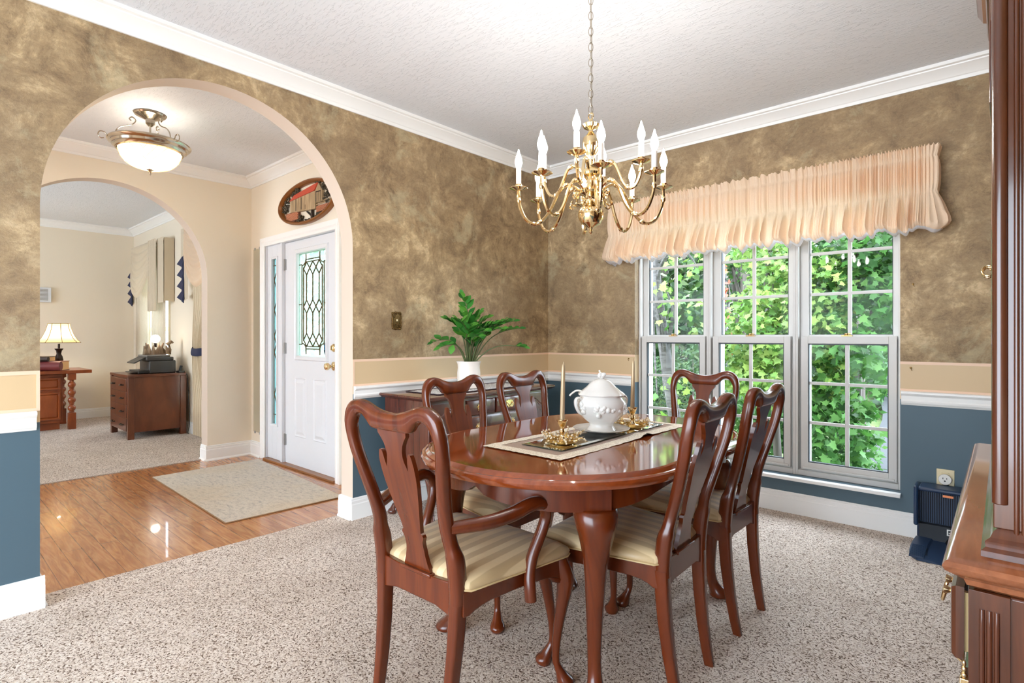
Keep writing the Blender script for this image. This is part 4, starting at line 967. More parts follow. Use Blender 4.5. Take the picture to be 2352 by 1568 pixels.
for i in range(2):
    y0 = U0+.03+(U1-U0-.06)*i/2; y1 = y0+(U1-U0-.06)/2; m = MB()
    for (a, b, c, d_) in ((y0+.002, y0+.05, .85, 2.19), (y1-.05, y1-.002, .85, 2.19), (y0+.05, y1-.05, .85, .90), (y0+.05, y1-.05, 2.13, 2.19)): HB_(m, UF-.004, UF+.016, a, b, c, d_)
    d = m.build('glass_door', hutch_wood, t, bevel=.002); m = MB(); HB_(m, UF+.004, UF+.008, y0+.05, y1-.05, .90, 2.13); m.build('glass_pane', glass_clear, d)
    yk = y1-.024 if i == 0 else y0+.024
    m = MB(); m.lathe([(.010, 0), (.008, .006), (.005, .012), (0, .016)], seg=10); kk = m.build('pull_rose', brass, d); kk.location = (UF-.004-OX, yk-OY, 1.345); kk.rotation_euler = (0, R(-90), 0)
    m = MB(); m.tube([(UF-.022-OX+.012*math.cos(2*PI*q/16), yk-OY+.012*math.sin(2*PI*q/16)*.8, 1.338+.014*math.sin(2*PI*q/16)) for q in range(16)], .0028, 6, True); m.build('drop_ring', brass, d, sharp=60)
m = MB(); HB_(m, UF-.024, UF-.004, U1-.34, U1+.006, 1.865, 2.195); HB_(m, UF-.020, UF-.004, U0+.01, U1-.34, 2.10, 2.195); m.build('frieze_board', hutch_wood, t, bevel=.003)
m = MB(); rr = []
for o, z in ((.0, 2.195), (.030, 2.20), (.034, 2.225), (.022, 2.235), (.022, 2.255), (.045, 2.275), (.060, 2.310), (.062, 2.33), (0, 2.335)):
    rr.append([(UF-o-OX, U0-o-OY, z), (UF-o-OX, U1+o-OY, z), (HB-OX, U1+o-OY, z), (HB-OX, U0-o-OY, z)])
m.loft(rr); m.build('cornice', hutch_wood, t, sharp=25)

# ================================================================== ROBOT VACUUM DOCK, OUTLET
t = thing('vacuum_dock', 'navy robot vacuum docking station on the carpet beside the window', 'docking station', (-.205, 3.78, 0))
def D(m, x0, x1, y0, y1, z0, z1): m.box(x0+.205, x1+.205, y0-3.78, y1-3.78, z0, z1)
m = MB(); D(m, -.372, -.350, 3.775, 3.915, .115, .335); D(m, -.060, -.038, 3.775, 3.915, .115, .335); D(m, -.350, -.060, 3.775, 3.915, .312, .335); D(m, -.365, -.045, 3.875, 3.915, .02, .312); m.build('tower', navy_plastic, t, bevel=.010, seg=3)
m = MB(); n = 60
m.grid(lambda i, j: (-.352+.294*i/n+.205, 3.874+(.0022 if i % 2 else 0)-3.78, .12+.192*j), n, 1); m.build('ribbed_panel', navy_dark, t, sharp=20)
m = MB(); D(m, -.352, -.058, 3.835, 3.876, .02, .118); m.build('back_plate', navy_dark, t, bevel=.002)
m = MB(); D(m, -.242, -.196, 3.770, 3.776, .296, .308); m.build('label_plate', copper, t, bevel=.001)
logo_white = plain('logo_white', S(232, 230, 224), .5)
m = MB()
def L(x0, x1, z0, z1): D(m, x0, x1, 3.8325, 3.8352, z0, z1)
x = -.228                     # block letters on the back plate
L(x, x+.006, .074, .108); L(x+.006, x+.026, .102, .108); L(x+.008, x+.026, .086, .092); L(x+.006, x+.026, .074, .080); L(x+.020, x+.026, .080, .086); m.build('lettering', logo_white, t)
m = MB(); rows = []
for u in range(9):
    f = u/8; y = 3.838-.30*f; z = .030*(1-f)**1.3+.004; hw = .160+.012*math.sin(PI*f)-(.03*max(0, f-.8)/.2)
    rows.append([(-hw, y-3.78, .0005), (-hw, y-3.78, z+.006), (-hw+.02, y-3.78, z+.010), (-hw+.07, y-3.78, z+.008), (-hw+.078, y-3.78, z), (hw-.078, y-3.78, z), (hw-.07, y-3.78, z+.008), (hw-.02, y-3.78, z+.010), (hw, y-3.78, z+.006), (hw, y-3.78, .0005)])
m.loft(rows); m.build('ramp', navy_plastic, t, sharp=30)
m = MB()
for i in range(14): y = 3.70-.012*i; m.box(-.163, -.100, y-3.78, y+.004-3.78, .012, .022+.0265*max(0, (1-(3.838-y)/.30))**1.3)
m.build('tread_ribs', navy_plastic, t)
m = MB(); m.loft([[(-.035, .052, .026), (.035, .052, .026), (.022, .02, .022), (-.022, .02, .022)], [(-.018, .052, .062), (.018, .052, .062), (.012, .035, .052), (-.012, .035, .052)]]); m.build('charging_contact', black, t, bevel=.003)
t = thing('wall_outlet', 'ivory wall outlet plate right of the window', 'outlet', (-.240, YB, .360))
m = MB(); m.box(-.040, .040, -.005, 0, -.058, .058); m.build('plate', ivory, t, bevel=.002); m = MB(); m.box(-.017, .017, -.007, -.004, -.040, -.012); m.box(-.017, .017, -.007, -.004, .012, .04); m.build('socket', ivory, t, bevel=.002)
t = thing('smart_plug', 'round white plug adapter with three slots in the ivory outlet', 'plug', (-.240, YB-.008, .368))
m = MB(); m.lathe([(.020, 0), (.026, .004), (.028, .020), (.030, .032), (.028, .036), (0, .037)], seg=28); o = m.build('adapter_body', plain('plug_white', S(236, 232, 224), .4), t); o.rotation_euler = (R(90), 0, 0)
m = MB(); m.box(-.010, -.007, -.0385, -.036, .002, .011); m.box(.007, .010, -.0385, -.036, .002, .011); m.ball((0, -.037, -.008), (.004, .002, .004), 8, 6); m.build('slots', black, t)
m = MB(); m.box(-.246+.002, -.222, YB-.034, YB-.008, .296, .334); m.tube(cr([(-.234, YB-.02, .30), (-.234, YB-.018, .2), (-.20, YB-.019, .06)], 4), .003, 6); tag(m.build('power_adapter', black, bevel=.003), 'black power plug under the round white adapter, behind the navy dock', 'plug')
# tieback hooks left on the window wall
def hook(x, z, lab):
    t = thing('tieback_hook', lab, 'hook', (x, YB, z)); m = MB(); m.lathe([(.006, 0), (.006, .002), (.003, .003)], seg=10); o = m.build('rose', old_brass, t); o.rotation_euler = (R(90), 0, 0)
    m = MB(); m.tube(cr([(0, 0, 0), (0, -.014, .001), (.003, -.020, -.006), (.006, -.016, -.014), (.006, -.008, -.015)], 4), .0014, 6); m.build('hook_wire', old_brass, t, sharp=60)
hook(-.388, 1.474, 'small brass hook on the textured wall right of the window'); hook(-.399, .986, 'small brass hook on the tan band right of the window'); hook(-2.258, .988, 'small brass hook on the tan band left of the window')

# ================================================================== VALANCE
VX0, VX1, VY = -2.385, -.270, YB-.105
Lr = .10; Lt = (VX1-VX0)+2*Lr
rnd = random.Random(21)
ph = [rnd.uniform(0, 2*PI) for _ in range(40)]
def fold(s, f0, j=0): return .5*math.sin(s*f0+ph[j]+1.6*math.sin(s*f0*.13+ph[j+1]))+.32*math.sin(s*f0*1.73+ph[j+2]+1.1*math.sin(s*f0*.21+ph[j+3]))+.18*math.sin(s*f0*2.9+ph[j+4])
def vpath(s):
    if s < Lr: return Vector((VX0, YB-.004-s, 0)), Vector((-1, 0, 0))
    if s > Lt-Lr: return Vector((VX1, VY+(s-(Lt-Lr)), 0)), Vector((1, 0, 0))
    a = (s-Lr)/(Lt-2*Lr); d = Vector((0, -1, 0))
    if a < .02: d = Vector((-1+a/.02, -a/.02, 0)).normalized()
    if a > .98: d = Vector((1-(1-a)/.02, -(1-a)/.02, 0)).normalized()
    return Vector((VX0+(VX1-VX0)*a, VY, 0)), d
VP = [(.018, 2.238, .016, 0), (.012, 2.216, .014, 0), (.002, 2.186, .006, 0), (.000, 2.178, .004, 0), (.005, 2.166, .010, 0), (.010, 2.13, .014, 0), (.011, 2.08, .014, 0), (.009, 2.03, .013, 0), (.003, 1.995, .007, 0), (.000, 1.984, .004, 0), (.006, 1.970, .010, .3), (.016, 1.945, .020, .8), (.026, 1.91, .034, 1), (.038, 1.87, .046, 1), (.052, 1.835, .054, 1), (.062, 1.806, .052, 1), (.060, 1.785, .040, 1), (.040, 1.772, .020, 1)]
NU = 760
def vpt(i, j, extra=None):
    s = Lt*i/NU; p, d = vpath(s); off, z, amp, sk = VP[j] if extra is None else extra
    hf = fold(s, 230+40*math.sin(s*3), 0); lf = fold(s, 40, 6); lf = (1-2*abs(lf)**.8) if sk > .7 else lf; dd = off+amp*((1-sk)*hf+sk*(lf*.9+.25*hf))
    k = max(0, (j-11)/6) if extra is None else 1
    dd *= .55+.45*min(1, max(0, min(s, Lt-s)-Lr)/.10)
    zz = z+(.010*hf if j < 2 and extra is None else 0)+k*(.018*fold(s, 38, 12)+.012*lf)+(.012*(1-min(1, (s)/.12)) if False else 0)
    q = p+d*dd; return (q.x, min(q.y, YB-.003), zz)
t = thing('valance', 'gathered peach balloon valance above the three dining room windows', 'valance', (0, 0, 0))
m = MB(); m.grid(lambda i, j: vpt(i, j), NU, len(VP)-1); m.build('gathered_cloth', peach, t, sharp=80)
LP = [(.040, 1.778, .014, 1), (.026, 1.766, .020, 1), (.004, 1.758, .024, 1), (-.030, 1.775, .014, 1), (-.05, 1.82, .006, 1)]
m = MB(); m.grid(lambda i, j: vpt(i, j, LP[j]), NU, len(LP)-1); m.build('lining', lining, t, sharp=80)
m = MB(); m.box(VX0+.005, VX1-.005, VY+.012, VY+.020, 2.03, 2.15); m.box(VX0+.004, VX0+.012, VY+.012, YB-.002, 2.03, 2.15); m.box(VX1-.012, VX1-.004, VY+.012, YB-.002, 2.03, 2.15); m.build('curtain_rod', white, t)

# ================================================================== FOYER
m = MB(); cs = [(-5.255, 1.385), (-3.625, 1.352), (-3.585, 2.150), (-5.275, 2.262)]
t = thing('entry_rug', 'faded beige rug on the oak floor inside the front door', 'rug', (-4.43, 1.79, -.006))
def rp(u, v, z): 
    a = [(cs[0][k]*(1-u)+cs[1][k]*u)*(1-v)+(cs[3][k]*(1-u)+cs[2][k]*u)*v for k in (0, 1)]; return (a[0]+4.43, a[1]-1.79, z)
m = MB(); m.grid(lambda i, j: rp(i/24, j/12, .0085+.0006*math.sin(i*1.3)*math.cos(j)), 24, 12); m.build('pile', rug_mat, t, sharp=80)
m = MB(); m.tube([rp(*q, .0045) for q in ((0, 0), (.5, 0), (1, 0), (1, .5), (1, 1), (.5, 1), (0, 1), (0, .5))], .0044, 6, True); m.build('bound_edge', rug_edge, t, sharp=60)
# semi-flush light
t = thing('ceiling_light', 'semi-flush ceiling light with glass bowl and metal rim in the foyer', 'ceiling light', (-4.470, 1.165, 2.317)); z0 = 2.317
m = MB(); m.lathe([(0, ZF-z0-.0005), (.098, ZF-z0-.0005), (.100, ZF-z0-.006), (.092, ZF-z0-.016), (.060, ZF-z0-.030), (.030, ZF-z0-.044), (.028, ZF-z0-.07), (.018, ZF-z0-.082), (.010, ZF-z0-.09), (0, ZF-z0-.09)], seg=32); m.build('canopy', nickel, t, sharp=25)
m = MB(); m.tube([(0, 0, ZF-z0-.085), (0, 0, .02)], .006, 10); m.build('stem', nickel, t)
m = MB(); m.lathe([(.196, .150), (.206, .152), (.214, .166), (.226, .172), (.232, .186), (.246, .194), (.252, .204), (.246, .212), (.238, .210), (.222, .190), (.200, .168), (.194, .158), (.196, .150)], seg=48); m.build('rim', nickel, t, sharp=35)
gb = MT('cut_glass_bowl'); gb.set(Base__Color=S(255, 236, 200), Roughness=.15, Specular__IOR__Level=.6)
tl = gb.n('ShaderNodeBsdfTranslucent', Color=S(255, 234, 196)); tp = gb.n('ShaderNodeBsdfTransparent', Color=S(255, 240, 212)); a1 = gb.n('ShaderNodeMixShader', i0=.55); a2 = gb.n('ShaderNodeMixShader', i0=.45)
gb.l(gb.b.outputs[0], a1.inputs[1]); gb.l(tl.outputs[0], a1.inputs[2]); gb.l(a1.outputs[0], a2.inputs[1]); gb.l(tp.outputs[0], a2.inputs[2]); gb.l(a2.outputs[0], gb.out.inputs[0])
m = MB(); m.lathe([(.194, .158), (.190, .145), (.178, .112), (.155, .078), (.120, .050), (.080, .034), (.040, .027), (.012, .026)], seg=48); bm_ = m
bw = m.build('glass_bowl', gb.m, t, sharp=80)
m = MB()
for i in range(20):
    for sg in (1, -1):
        pts = []
        for k in range(9):
            u = k/8; r, z = [(a[0], a[1]) for a in cr([(.193, .155), (.178, .111), (.155, .077), (.120, .049), (.060, .029)], 2)][k]; a = 2*PI*i/20+sg*u*.8
            pts.append((r*1.004*math.cos(a), r*1.004*math.sin(a), z-.001))
        m.tube(pts, .0016, 4)
o = m.build('cut_lattice', gb.m, bw, sharp=80); o['kind'] = 'stuff'
m = MB(); m.lathe([(.022, .028), (.024, .024), (.012, .018), (.007, .012), (.011, .004), (.008, -.004), (.002, -.014), (0, -.016)], seg=16); m.build('finial', nickel, t)
for k in range(3):
    a = R(20+120*k); ca, sa = math.cos(a), math.sin(a); m = MB()
    P = cr([(r*ca, r*sa, z) for r, z in ((.205, .200), (.200, .250), (.170, .290), (.120, .312), (.100, .325), (.085, .352), (.105, .372), (.122, .356), (.110, .345))], 5)
    m.tube(P, .004, 6)
    P = cr([(r*ca, r*sa, z) for r, z in ((.245, .205), (.258, .232), (.284, .234), (.294, .210), (.280, .190), (.262, .194))], 5); m.tube(P, .0036, 6); m.build('scroll_arm', nickel, t, sharp=60)
for k in range(2):
    a = R(75+180*k); m = MB(); m.ball((.085*math.cos(a), .085*math.sin(a), .120), (.026, .026, .032), 12, 8); m.tube([(.05*math.cos(a), .05*math.sin(a), .15), (.01*math.cos(a), .01*math.sin(a), .17)], .012, 8); m.build('bulb', emis('foyer_bulb', (1, .90, .76, 1), 190), t, sharp=80)
# oval relief above the door
t = thing('relief_plaque', 'oval relief plaque of a red-roofed wooden building above the front door', 'wall plaque', (-4.43, YD, 2.315))
m = MB(); rg = []
for o_, y in ((.0, 0), (.004, -.038), (-.004, -.046), (-.014, -.046), (-.020, -.036), (-.026, -.030), (-.030, -.020), (-.030, -.0)):
    rg.append([((.482+o_)*math.cos(2*PI*i/72), y, (.182+o_)*math.sin(2*PI*i/72)) for i in range(72)])
m.loft(rg, True, False); m.build('oval_frame', plain('bronze_frame', S(136, 84, 36), .35, .3), t, sharp=40)
red_roof = plain('red_roof', S(186, 68, 40), .6); tan_wall = wood('grey_tan_boards', S(120, 98, 72), S(172, 146, 110), S(200, 176, 140), .7, 0, 2, 3); dk = plain('dark_foliage_relief', S(62, 52, 34), .7)
brk = plain('brick_relief', S(196, 128, 92), .7); dkb = plain('dark_opening', S(44, 28, 16), .8)
def rel_plate(name, pts, mat, y, th=.012, par=t): 
    m = MB(); m.plate([(x-.04, z) for x, z in pts], th, lambda c: (c.x, y+c.y, c.z)); return m.build(name, mat, par, bevel=.0015)
w_ = rel_plate('plank_wall', [(-.234, .05), (.198, .071), (.2, -.082), (-.234, -.05)], tan_wall, -.030, .028)
for x in (-.129, -.034, .036): rel_plate('plank_gap', [(x-.006, .052), (x+.006, .053), (x+.006, -.052), (x-.006, -.052)] if x < .03 else [(x-.003, -.02), (x+.003, -.02), (x+.003, -.06), (x-.003, -.06)], dkb, -.031, .002, w_)
rel_plate('roof', [(-.245, .048), (-.148, .091), (.256, .130), (.197, .071)], red_roof, -.036, .018)
g_ = rel_plate('gable_end', [(.254, .126), (.309, .065), (.314, -.034), (.204, -.03), (.198, .071)], tan_wall, -.028, .026)
rel_plate('doorway', [(.210, .064), (.292, .058), (.293, -.031), (.211, -.026)], dkb, -.0295, .003, g_)
for x in (.232, .250, .268, .284): rel_plate('door_plank', [(x-.006, .05), (x+.006, .05), (x+.006, -.03), (x-.006, -.03)], tan_wall, -.031, .002, g_)
def bricks(name, pts, x0, x1, z0, z1):
    o_ = rel_plate(name, pts, plain('mortar_'+name, S(120, 72, 52), .8), -.022, .02); m = MB(); nz = 6
    for r in range(nz):
        z = z0+(z1-z0)*r/nz
        for c in range(9):
            x = x0+(x1-x0)*(c+(.5 if r % 2 else 0))/9
            cxm = x+(x1-x0)/18
            if cxm > x1-.004 or (cxm/.47)**2+((z-.01)/.172)**2 > 1: continue
            m.box(x+.001-.04, x+(x1-x0)/9-.0025-.04, -.0265, -.021, z+.001, z+(z1-z0)/nz-.0018)
    m.build('brick_courses', brk, o_)
bricks('brick_abutment', [(-.335, -.050), (-.24, -.048), (-.099, -.058), (-.093, -.118), (-.221, -.135), (-.32, -.09)], -.325, -.098, -.122, -.056); bricks('brick_pier', [(.206, -.060), (.432, -.060), (.40, -.085), (.36, -.110), (.211, -.112)], .210, .415, -.112, -.062)
rel_plate('prop_post', [(.120, -.075), (.140, -.075), (.148, -.150), (.114, -.150)], dkb, -.024, .018); rel_plate('brace', [(.03, -.078), (.05, -.076), (.125, -.122), (.118, -.132)], dkb, -.022, .014)
def clump(name, cs_, seed):
    r_ = random.Random(seed); m = MB()
    for (x, z, rx, rz) in cs_:
        for k in range(26):
            a = r_.uniform(0, 2*PI); f = math.sqrt(r_.random()); m.ball((x-.04+rx*f*math.cos(a), r_.uniform(-.030, -.010), z+rz*f*math.sin(a)), (r_.uniform(.008, .016), .008, r_.uniform(.006, .011)), 6, 4)
    o_ = m.build(name, dk, t, sharp=60); o_['kind'] = 'stuff'
clump('tree_relief', [(-.31, .055, .05, .05), (-.35, .0, .05, .04)], 1); clump('tree_relief', [(-.14, .125, .055, .018), (-.19, .10, .04, .03)], 2); clump('tree_relief', [(.33, .095, .05, .03), (.40, .05, .045, .035), (.37, -.01, .045, .04), (.25, .142, .05, .014)], 3); clump('bush_relief', [(.26, -.135, .07, .018), (-.10, -.140, .05, .018), (-.06, -.115, .02, .018), (.05, -.158, .06, .01)], 4)
for z in (-.030, -.045): rel_plate('fence_rail', [(.205, z+.003), (.44, z+.005), (.44, z-.003), (.205, z-.004)], tan_wall, -.022, .006)
# narrow mirror by the sidelight
t = thing('wall_mirror', 'narrow frameless mirror strip on the wall left of the front door', 'mirror', (-5.430, YD, 1.13))
m = MB(); m.box(-.092, .078, -.006, -.0005, -.900, .895); m.build('mirror_glass', mirror_mat, t)
for x in (-.06, .05):
    for z in (-.903, .898): m = MB(); m.box(x-.008, x+.008, -.010, 0, z-.012, z+.012); m.build('clip', steel, t, bevel=.001)
# ================================================================== OFFICE BEYOND THE SECOND ARCH
FX0, FX1, FY0, FY1, FZ = -8.09, -7.312, 1.690, 2.280, .730
t = thing('file_cabinet', 'dark brown lateral file cabinet under the printer in the office', 'cabinet', ((FX0+FX1)/2, (FY0+FY1)/2, .002))
ox, oy = (FX0+FX1)/2, (FY0+FY1)/2
def FB(m, x0, x1, y0, y1, z0, z1): m.box(x0-ox, x1-ox, y0-oy, y1-oy, z0, z1)
m = MB(); FB(m, FX0-.004, FX1+.004, FY0-.004, FY1, FZ-.030, FZ); m.build('top', cab_wood, t, bevel=.003)
m = MB(); FB(m, FX0+.03, FX1-.012, FY0+.02, FY1-.01, .075, FZ-.03); m.build('case', cab_wood, t, bevel=.002)
for x in (FX0, FX1-.062):
    for y in (FY0, FY1-.062): m = MB(); FB(m, x, x+.062, y, y+.062, 0, FZ-.03); m.build('leg', cab_wood, t, bevel=.003)
for i in range(4):
    z0 = .088+.150*i; m = MB(); FB(m, FX0+.064, FX1-.064, FY0-.004, FY0+.02, z0, z0+.146); d = m.build('drawer', cab_wood, t, bevel=.003)
    for x in (FX0+.20, FX1-.20):
        m = MB(); m.tube(cr([(x-.05-ox, FY0-.006-oy, z0+.075), (x-.04-ox, FY0-.026-oy, z0+.073), (x-ox, FY0-.032-oy, z0+.070), (x+.04-ox, FY0-.026-oy, z0+.073), (x+.05-ox, FY0-.006-oy, z0+.075)], 3), .009, 7, flat=.8); m.build('handle', bronze, d, sharp=60)
t = printer = thing('printer', 'black office printer on top of the file cabinet', 'printer', (-7.63, 2.02, FZ+.002))
m = MB(); m.box(-.21, .20, -.09, .185, .0, .150); m.build('body', charcoal, t, bevel=.012)
m = MB(); m.box(-.19, .19, -.20, -.05, .004, .040); m.box(-.15, .15, -.25, -.19, .012, .022); m.build('paper_tray', black, t, bevel=.005)
m = MB(); m.box(-.21, .20, -.12, .16, .150, .192); m.build('scanner_unit', charcoal, t, bevel=.008)
m = MB(); m.box(-.20, .18, -.11, .13, .192, .216); m.build('lid', plain('grey_plastic', S(110, 106, 102), .4), t, bevel=.008)
m = MB(); m.obox((0, -.17, .158), (.30, .14, .014), Matrix.Rotation(R(28), 3, 'X')); m.build('control_panel', charcoal, t, bevel=.004)
m = MB(); m.box(-.12, .12, -.092, -.088, .055, .115); m.build('paper_slot', black, t)
t = thing('driftwood_lamp', 'driftwood lamp with glowing round bulb on top of the printer', 'lamp', (-7.62, 2.06, FZ+.2185))
m = MB(); rnd = random.Random(9)
for i in range(11):
    y = -.13+.026*i; h_ = rnd.uniform(.07, .15); x = rnd.uniform(-.02, .02); P = [(x, y, 0), (x+rnd.uniform(-.01, .01), y+rnd.uniform(-.008, .008), h_*.5), (x+rnd.uniform(-.02, .02), y+rnd.uniform(-.02, .02), h_)]; m.tube(P, [.022, .019, .008], 7)
m.box(-.03, .03, -.14, .14, 0, .012); m.tube([(0, .10, .12), (.0, .15, .155), (0, .17, .14)], [.02, .022, .012], 7)
m.build('driftwood', wood('driftwood', S(74, 58, 44), S(128, 106, 84), S(178, 156, 130), .8, 0, 2, 1.5), t, sharp=60)
m = MB(); m.lathe([(.014, 0), (.014, .05), (0, .05)], (0, -.02, .09), 12); m.build('socket', bronze, t)
m = MB(); m.ball((0, -.02, .190), .050, 16, 10); m.build('bulb', emis('globe_bulb', (1, .90, .76, 1), 14), t, sharp=80)
t = thing('cordless_phone', 'small black phone base on the file cabinet beside the printer', 'phone', (-7.40, 2.235, FZ+.002)); m = MB(); m.box(-.05, .06, -.025, .04, 0, .022); m.build('base', black, t, bevel=.004); m = MB(); m.obox((0, .01, .05), (.05, .02, .07), Matrix.Rotation(R(-15), 3, 'X')); m.build('handset', black, t, bevel=.006)
m = MB(); m.tube(cr([(-7.34, 2.27, FZ+.01), (-7.29, 2.285, .69), (-7.285, 2.29, .55), (-7.27, 2.295, .35), (-7.25, 2.295, .12), (-7.26, 2.28, .02), (-7.2, 2.27, .012)], 5), .004, 6); o = m.build('power_cord', black, printer, sharp=60); o.matrix_parent_inverse = Matrix.Translation((7.63, -2.02, -FZ-.002))
# desk
t = thing('desk', 'oak pedestal desk with bobbin-turned leg at the left of the office', 'desk', (-9.05, .75, .002))
def DB(m, x0, x1, y0, y1, z0, z1): m.box(x0+9.05, x1+9.05, y0-.75, y1-.75, z0, z1)
m = MB(); DB(m, -9.45, -8.68, -.35, 1.62, .700, .742); m.build('top', desk_wood, t, bevel=.004)
m = MB(); DB(m, -9.38, -8.80, .55, 1.345, .085, .690); m.build('pedestal', desk_wood, t, bevel=.003)
m = MB(); DB(m, -9.36, -8.83, .58, 1.32, 0, .088); m.build('plinth', desk_wood, t, bevel=.003)
for z0, z1 in ((.500, .655), (.125, .470)):
    m = MB(); rr = []
    for o, p in ((0, 0), (.004, .022), (.022, .022), (.030, .010), (.040, .016)):
        rr.append([(-8.80+p+9.05, .58+o-.75, z0+o), (-8.80+p+9.05, 1.325-o-.75, z0+o), (-8.80+p+9.05, 1.325-o-.75, z1-o), (-8.80+p+9.05, .58+o-.75, z1-o)])
    m.loft(rr); d = m.build('drawer', desk_wood, t, sharp=25)
    m = MB(); zc = (z0+z1)/2+.01; m.plate([(-.12, 0), (-.08, .014), (0, .010), (.08, .014), (.12, 0), (.08, -.012), (0, -.008), (-.08, -.012)], .004, lambda c: (-8.784+c.y+9.05, .98+c.x-.75, zc+c.z)); m.tube(cr([(-8.775+9.05, .90-.75, zc), (-8.752+9.05, .91-.75, zc-.008), (-8.750+9.05, .98-.75, zc-.012), (-8.752+9.05, 1.05-.75, zc-.008), (-8.775+9.05, 1.06-.75, zc)], 3), .006, 6); m.build('handle', bronze, d, sharp=50)
prof = [(.030, .200), (.020, .205), (.020, .212), (.030, .220)]
for x, y in ((-8.742, 1.425), (-9.36, 1.425), (-8.742, -.28), (-9.36, -.28)):
    m = MB(); DB(m, x-.038, x+.038, y-.038, y+.038, 0, .205); pr = [(.03, .205)]
    for k in range(4):
        z = .215+.098*k; pr += [(.022, z), (.030, z+.006), (.022, z+.012), (.036, z+.028), (.042, z+.050), (.036, z+.072), (.022, z+.086)]
    pr += [(.022, .612), (.03, .62)]; m.lathe(pr, (x+9.05, y-.75, 0), 20); DB(m, x-.038, x+.038, y-.038, y+.038, .62, .70); m.build('leg', desk_wood, t, sharp=40, bevel=.002)
t = thing('table_lamp', 'lit table lamp with cream panelled shade on the office desk', 'lamp', (-9.02, 1.340, .744))
m = MB(); m.lathe([(.075, 0), (.078, .010), (.05, .02), (.03, .03), (.022, .05), (.030, .085), (.042, .12), (.034, .165), (.022, .20), (.030, .24), (.045, .262), (.045, .268), (.012, .27), (.012, .33), (0, .33)], seg=20, fn=lambda a, z, r: 1+.12*math.sin(4*a+z*18) if .05 < z < .25 else 1); m.build('base', bronze, t, sharp=60)
sh = MT('lamp_shade_fabric'); sh.set(Base__Color=S(238, 216, 168), Roughness=.8); tl = sh.n('ShaderNodeBsdfTranslucent', Color=S(248, 222, 170)); mx = sh.n('ShaderNodeMixShader', i0=.6); sh.l(sh.b.outputs[0], mx.inputs[1]); sh.l(tl.outputs[0], mx.inputs[2]); sh.l(mx.outputs[0], sh.out.inputs[0])
SH = cr([(.110, .588), (.122, .530), (.146, .460), (.180, .392), (.225, .344)], 4)
m = MB(); m.loft([[(r*math.cos(2*PI*i/48)*(1-.035*abs(math.sin(4*2*PI*i/48))), r*math.sin(2*PI*i/48)*(1-.035*abs(math.sin(4*2*PI*i/48))), z) for i in range(48)] for r, z in SH], True, False); s_ = m.build('shade', sh.m, t, sharp=80)
rib = plain('shade_trim', S(120, 92, 60), .8)
m = MB()
for k in range(8): a = 2*PI*k/8; m.tube([(r*1.004*math.cos(a), r*1.004*math.sin(a), z) for r, z in SH], .0035, 5)
for r, z in (SH[0], SH[-1]): m.tube([(r*math.cos(2*PI*i/48)*(1-.035*abs(math.sin(4*2*PI*i/48))), r*math.sin(2*PI*i/48)*(1-.035*abs(math.sin(4*2*PI*i/48))), z) for i in range(48)], .004, 5, True)
m.build('trim', rib, s_, sharp=80)
m = MB(); m.ball((0, 0, .43), (.032, .032, .042), 12, 8); m.build('bulb', emis('lamp_bulb', (1, .84, .62, 1), 110), t, sharp=80)
def book(name, lab, x, y, z, lx, ly, h_, mat, rz):
    t = thing(name, lab, 'book', (x, y, z), R(rz), 'old books on the desk')
    m = MB(); m.box(-lx/2, lx/2, -ly/2, ly/2, 0, .006); m.box(-lx/2, lx/2, -ly/2, ly/2, h_-.006, h_); m.tube([(lx/2-.004, -ly/2, h_/2), (lx/2-.004, ly/2, h_/2)], h_/2, 12, flat=1, up=(1, 0, 0)); m.build('cover', mat, t, sharp=40, bevel=.001)
    m = MB(); m.box(-lx/2+.006, lx/2-.02, -ly/2+.006, ly/2-.006, .006, h_-.006); m.build('pages', plain('pages_'+name, S(222, 180, 124), .8), t)
book('thick_book', 'thick red leather book lying on the office desk', -8.87, 1.20, .744, .26, .38, .115, plain('red_leather', S(112, 40, 40), .5), -28)
book('small_book', 'dark ribbed book on top of the thick red book', -8.86, 1.14, .8595, .18, .24, .062, plain('dark_leather', S(54, 34, 28), .5), -32)
t = thing('door_chime', 'small grey and white box on the office wall above the lamp', 'wall box', (XO, 1.285, 1.735)); m = MB(); m.box(.0, .05, -.07, .075, -.10, .10); m.build('case', plain('pale_grey', S(222, 224, 228), .4), t, bevel=.004)
m = MB()
for i in range(9): m.box(.05, .054, -.055, .04, -.075+.018*i, -.066+.018*i)
m.build('grille', plain('grille_grey', S(150, 146, 140), .5), t)
# drapes
def pleats(x0, x1, y, z0, z1, n, amp, name, mat, par, flare=0, tie=None):
    m = MB(); nu = n*10
    def P(i, j):
        u = i/nu; v = j/24; z = z0+(z1-z0)*v; w_ = 1.0
        if tie:
            d = abs(z-tie); w_ = .50+.50*min(1, d/.55)**1.3
        x = x0+(x1-x0)*u; x = x0+(x-x0)*w_ if tie else x
        return (x, y+amp*w_**-.3*math.sin(u*n*2*PI+.6*math.sin(u*9))*(1-.3*v), z)
    m.grid(P, nu, 24); return m.build(name, mat, par, sharp=80)
def swag(x0, x1, y, zt, drop, skew, name, mat, par, nf=6):
    m = MB()
    def P(i, j):
        u, v = i/40, j/36; s_ = math.sin(PI*min(1, max(0, u)))**.8; x = x0+(x1-x0)*(u+skew*(1-u)*u*v)
        z = zt-.03*v-drop*v*s_*(1-.1*v)-.22*v*(1-s_)*(1 if True else 0)
        return (x, y-.012-.05*s_*v**.6-.030*abs(math.sin(v*nf*PI))*s_**.5, z)
    m.grid(P, 40, 36); return m.build(name, mat, par, sharp=80)
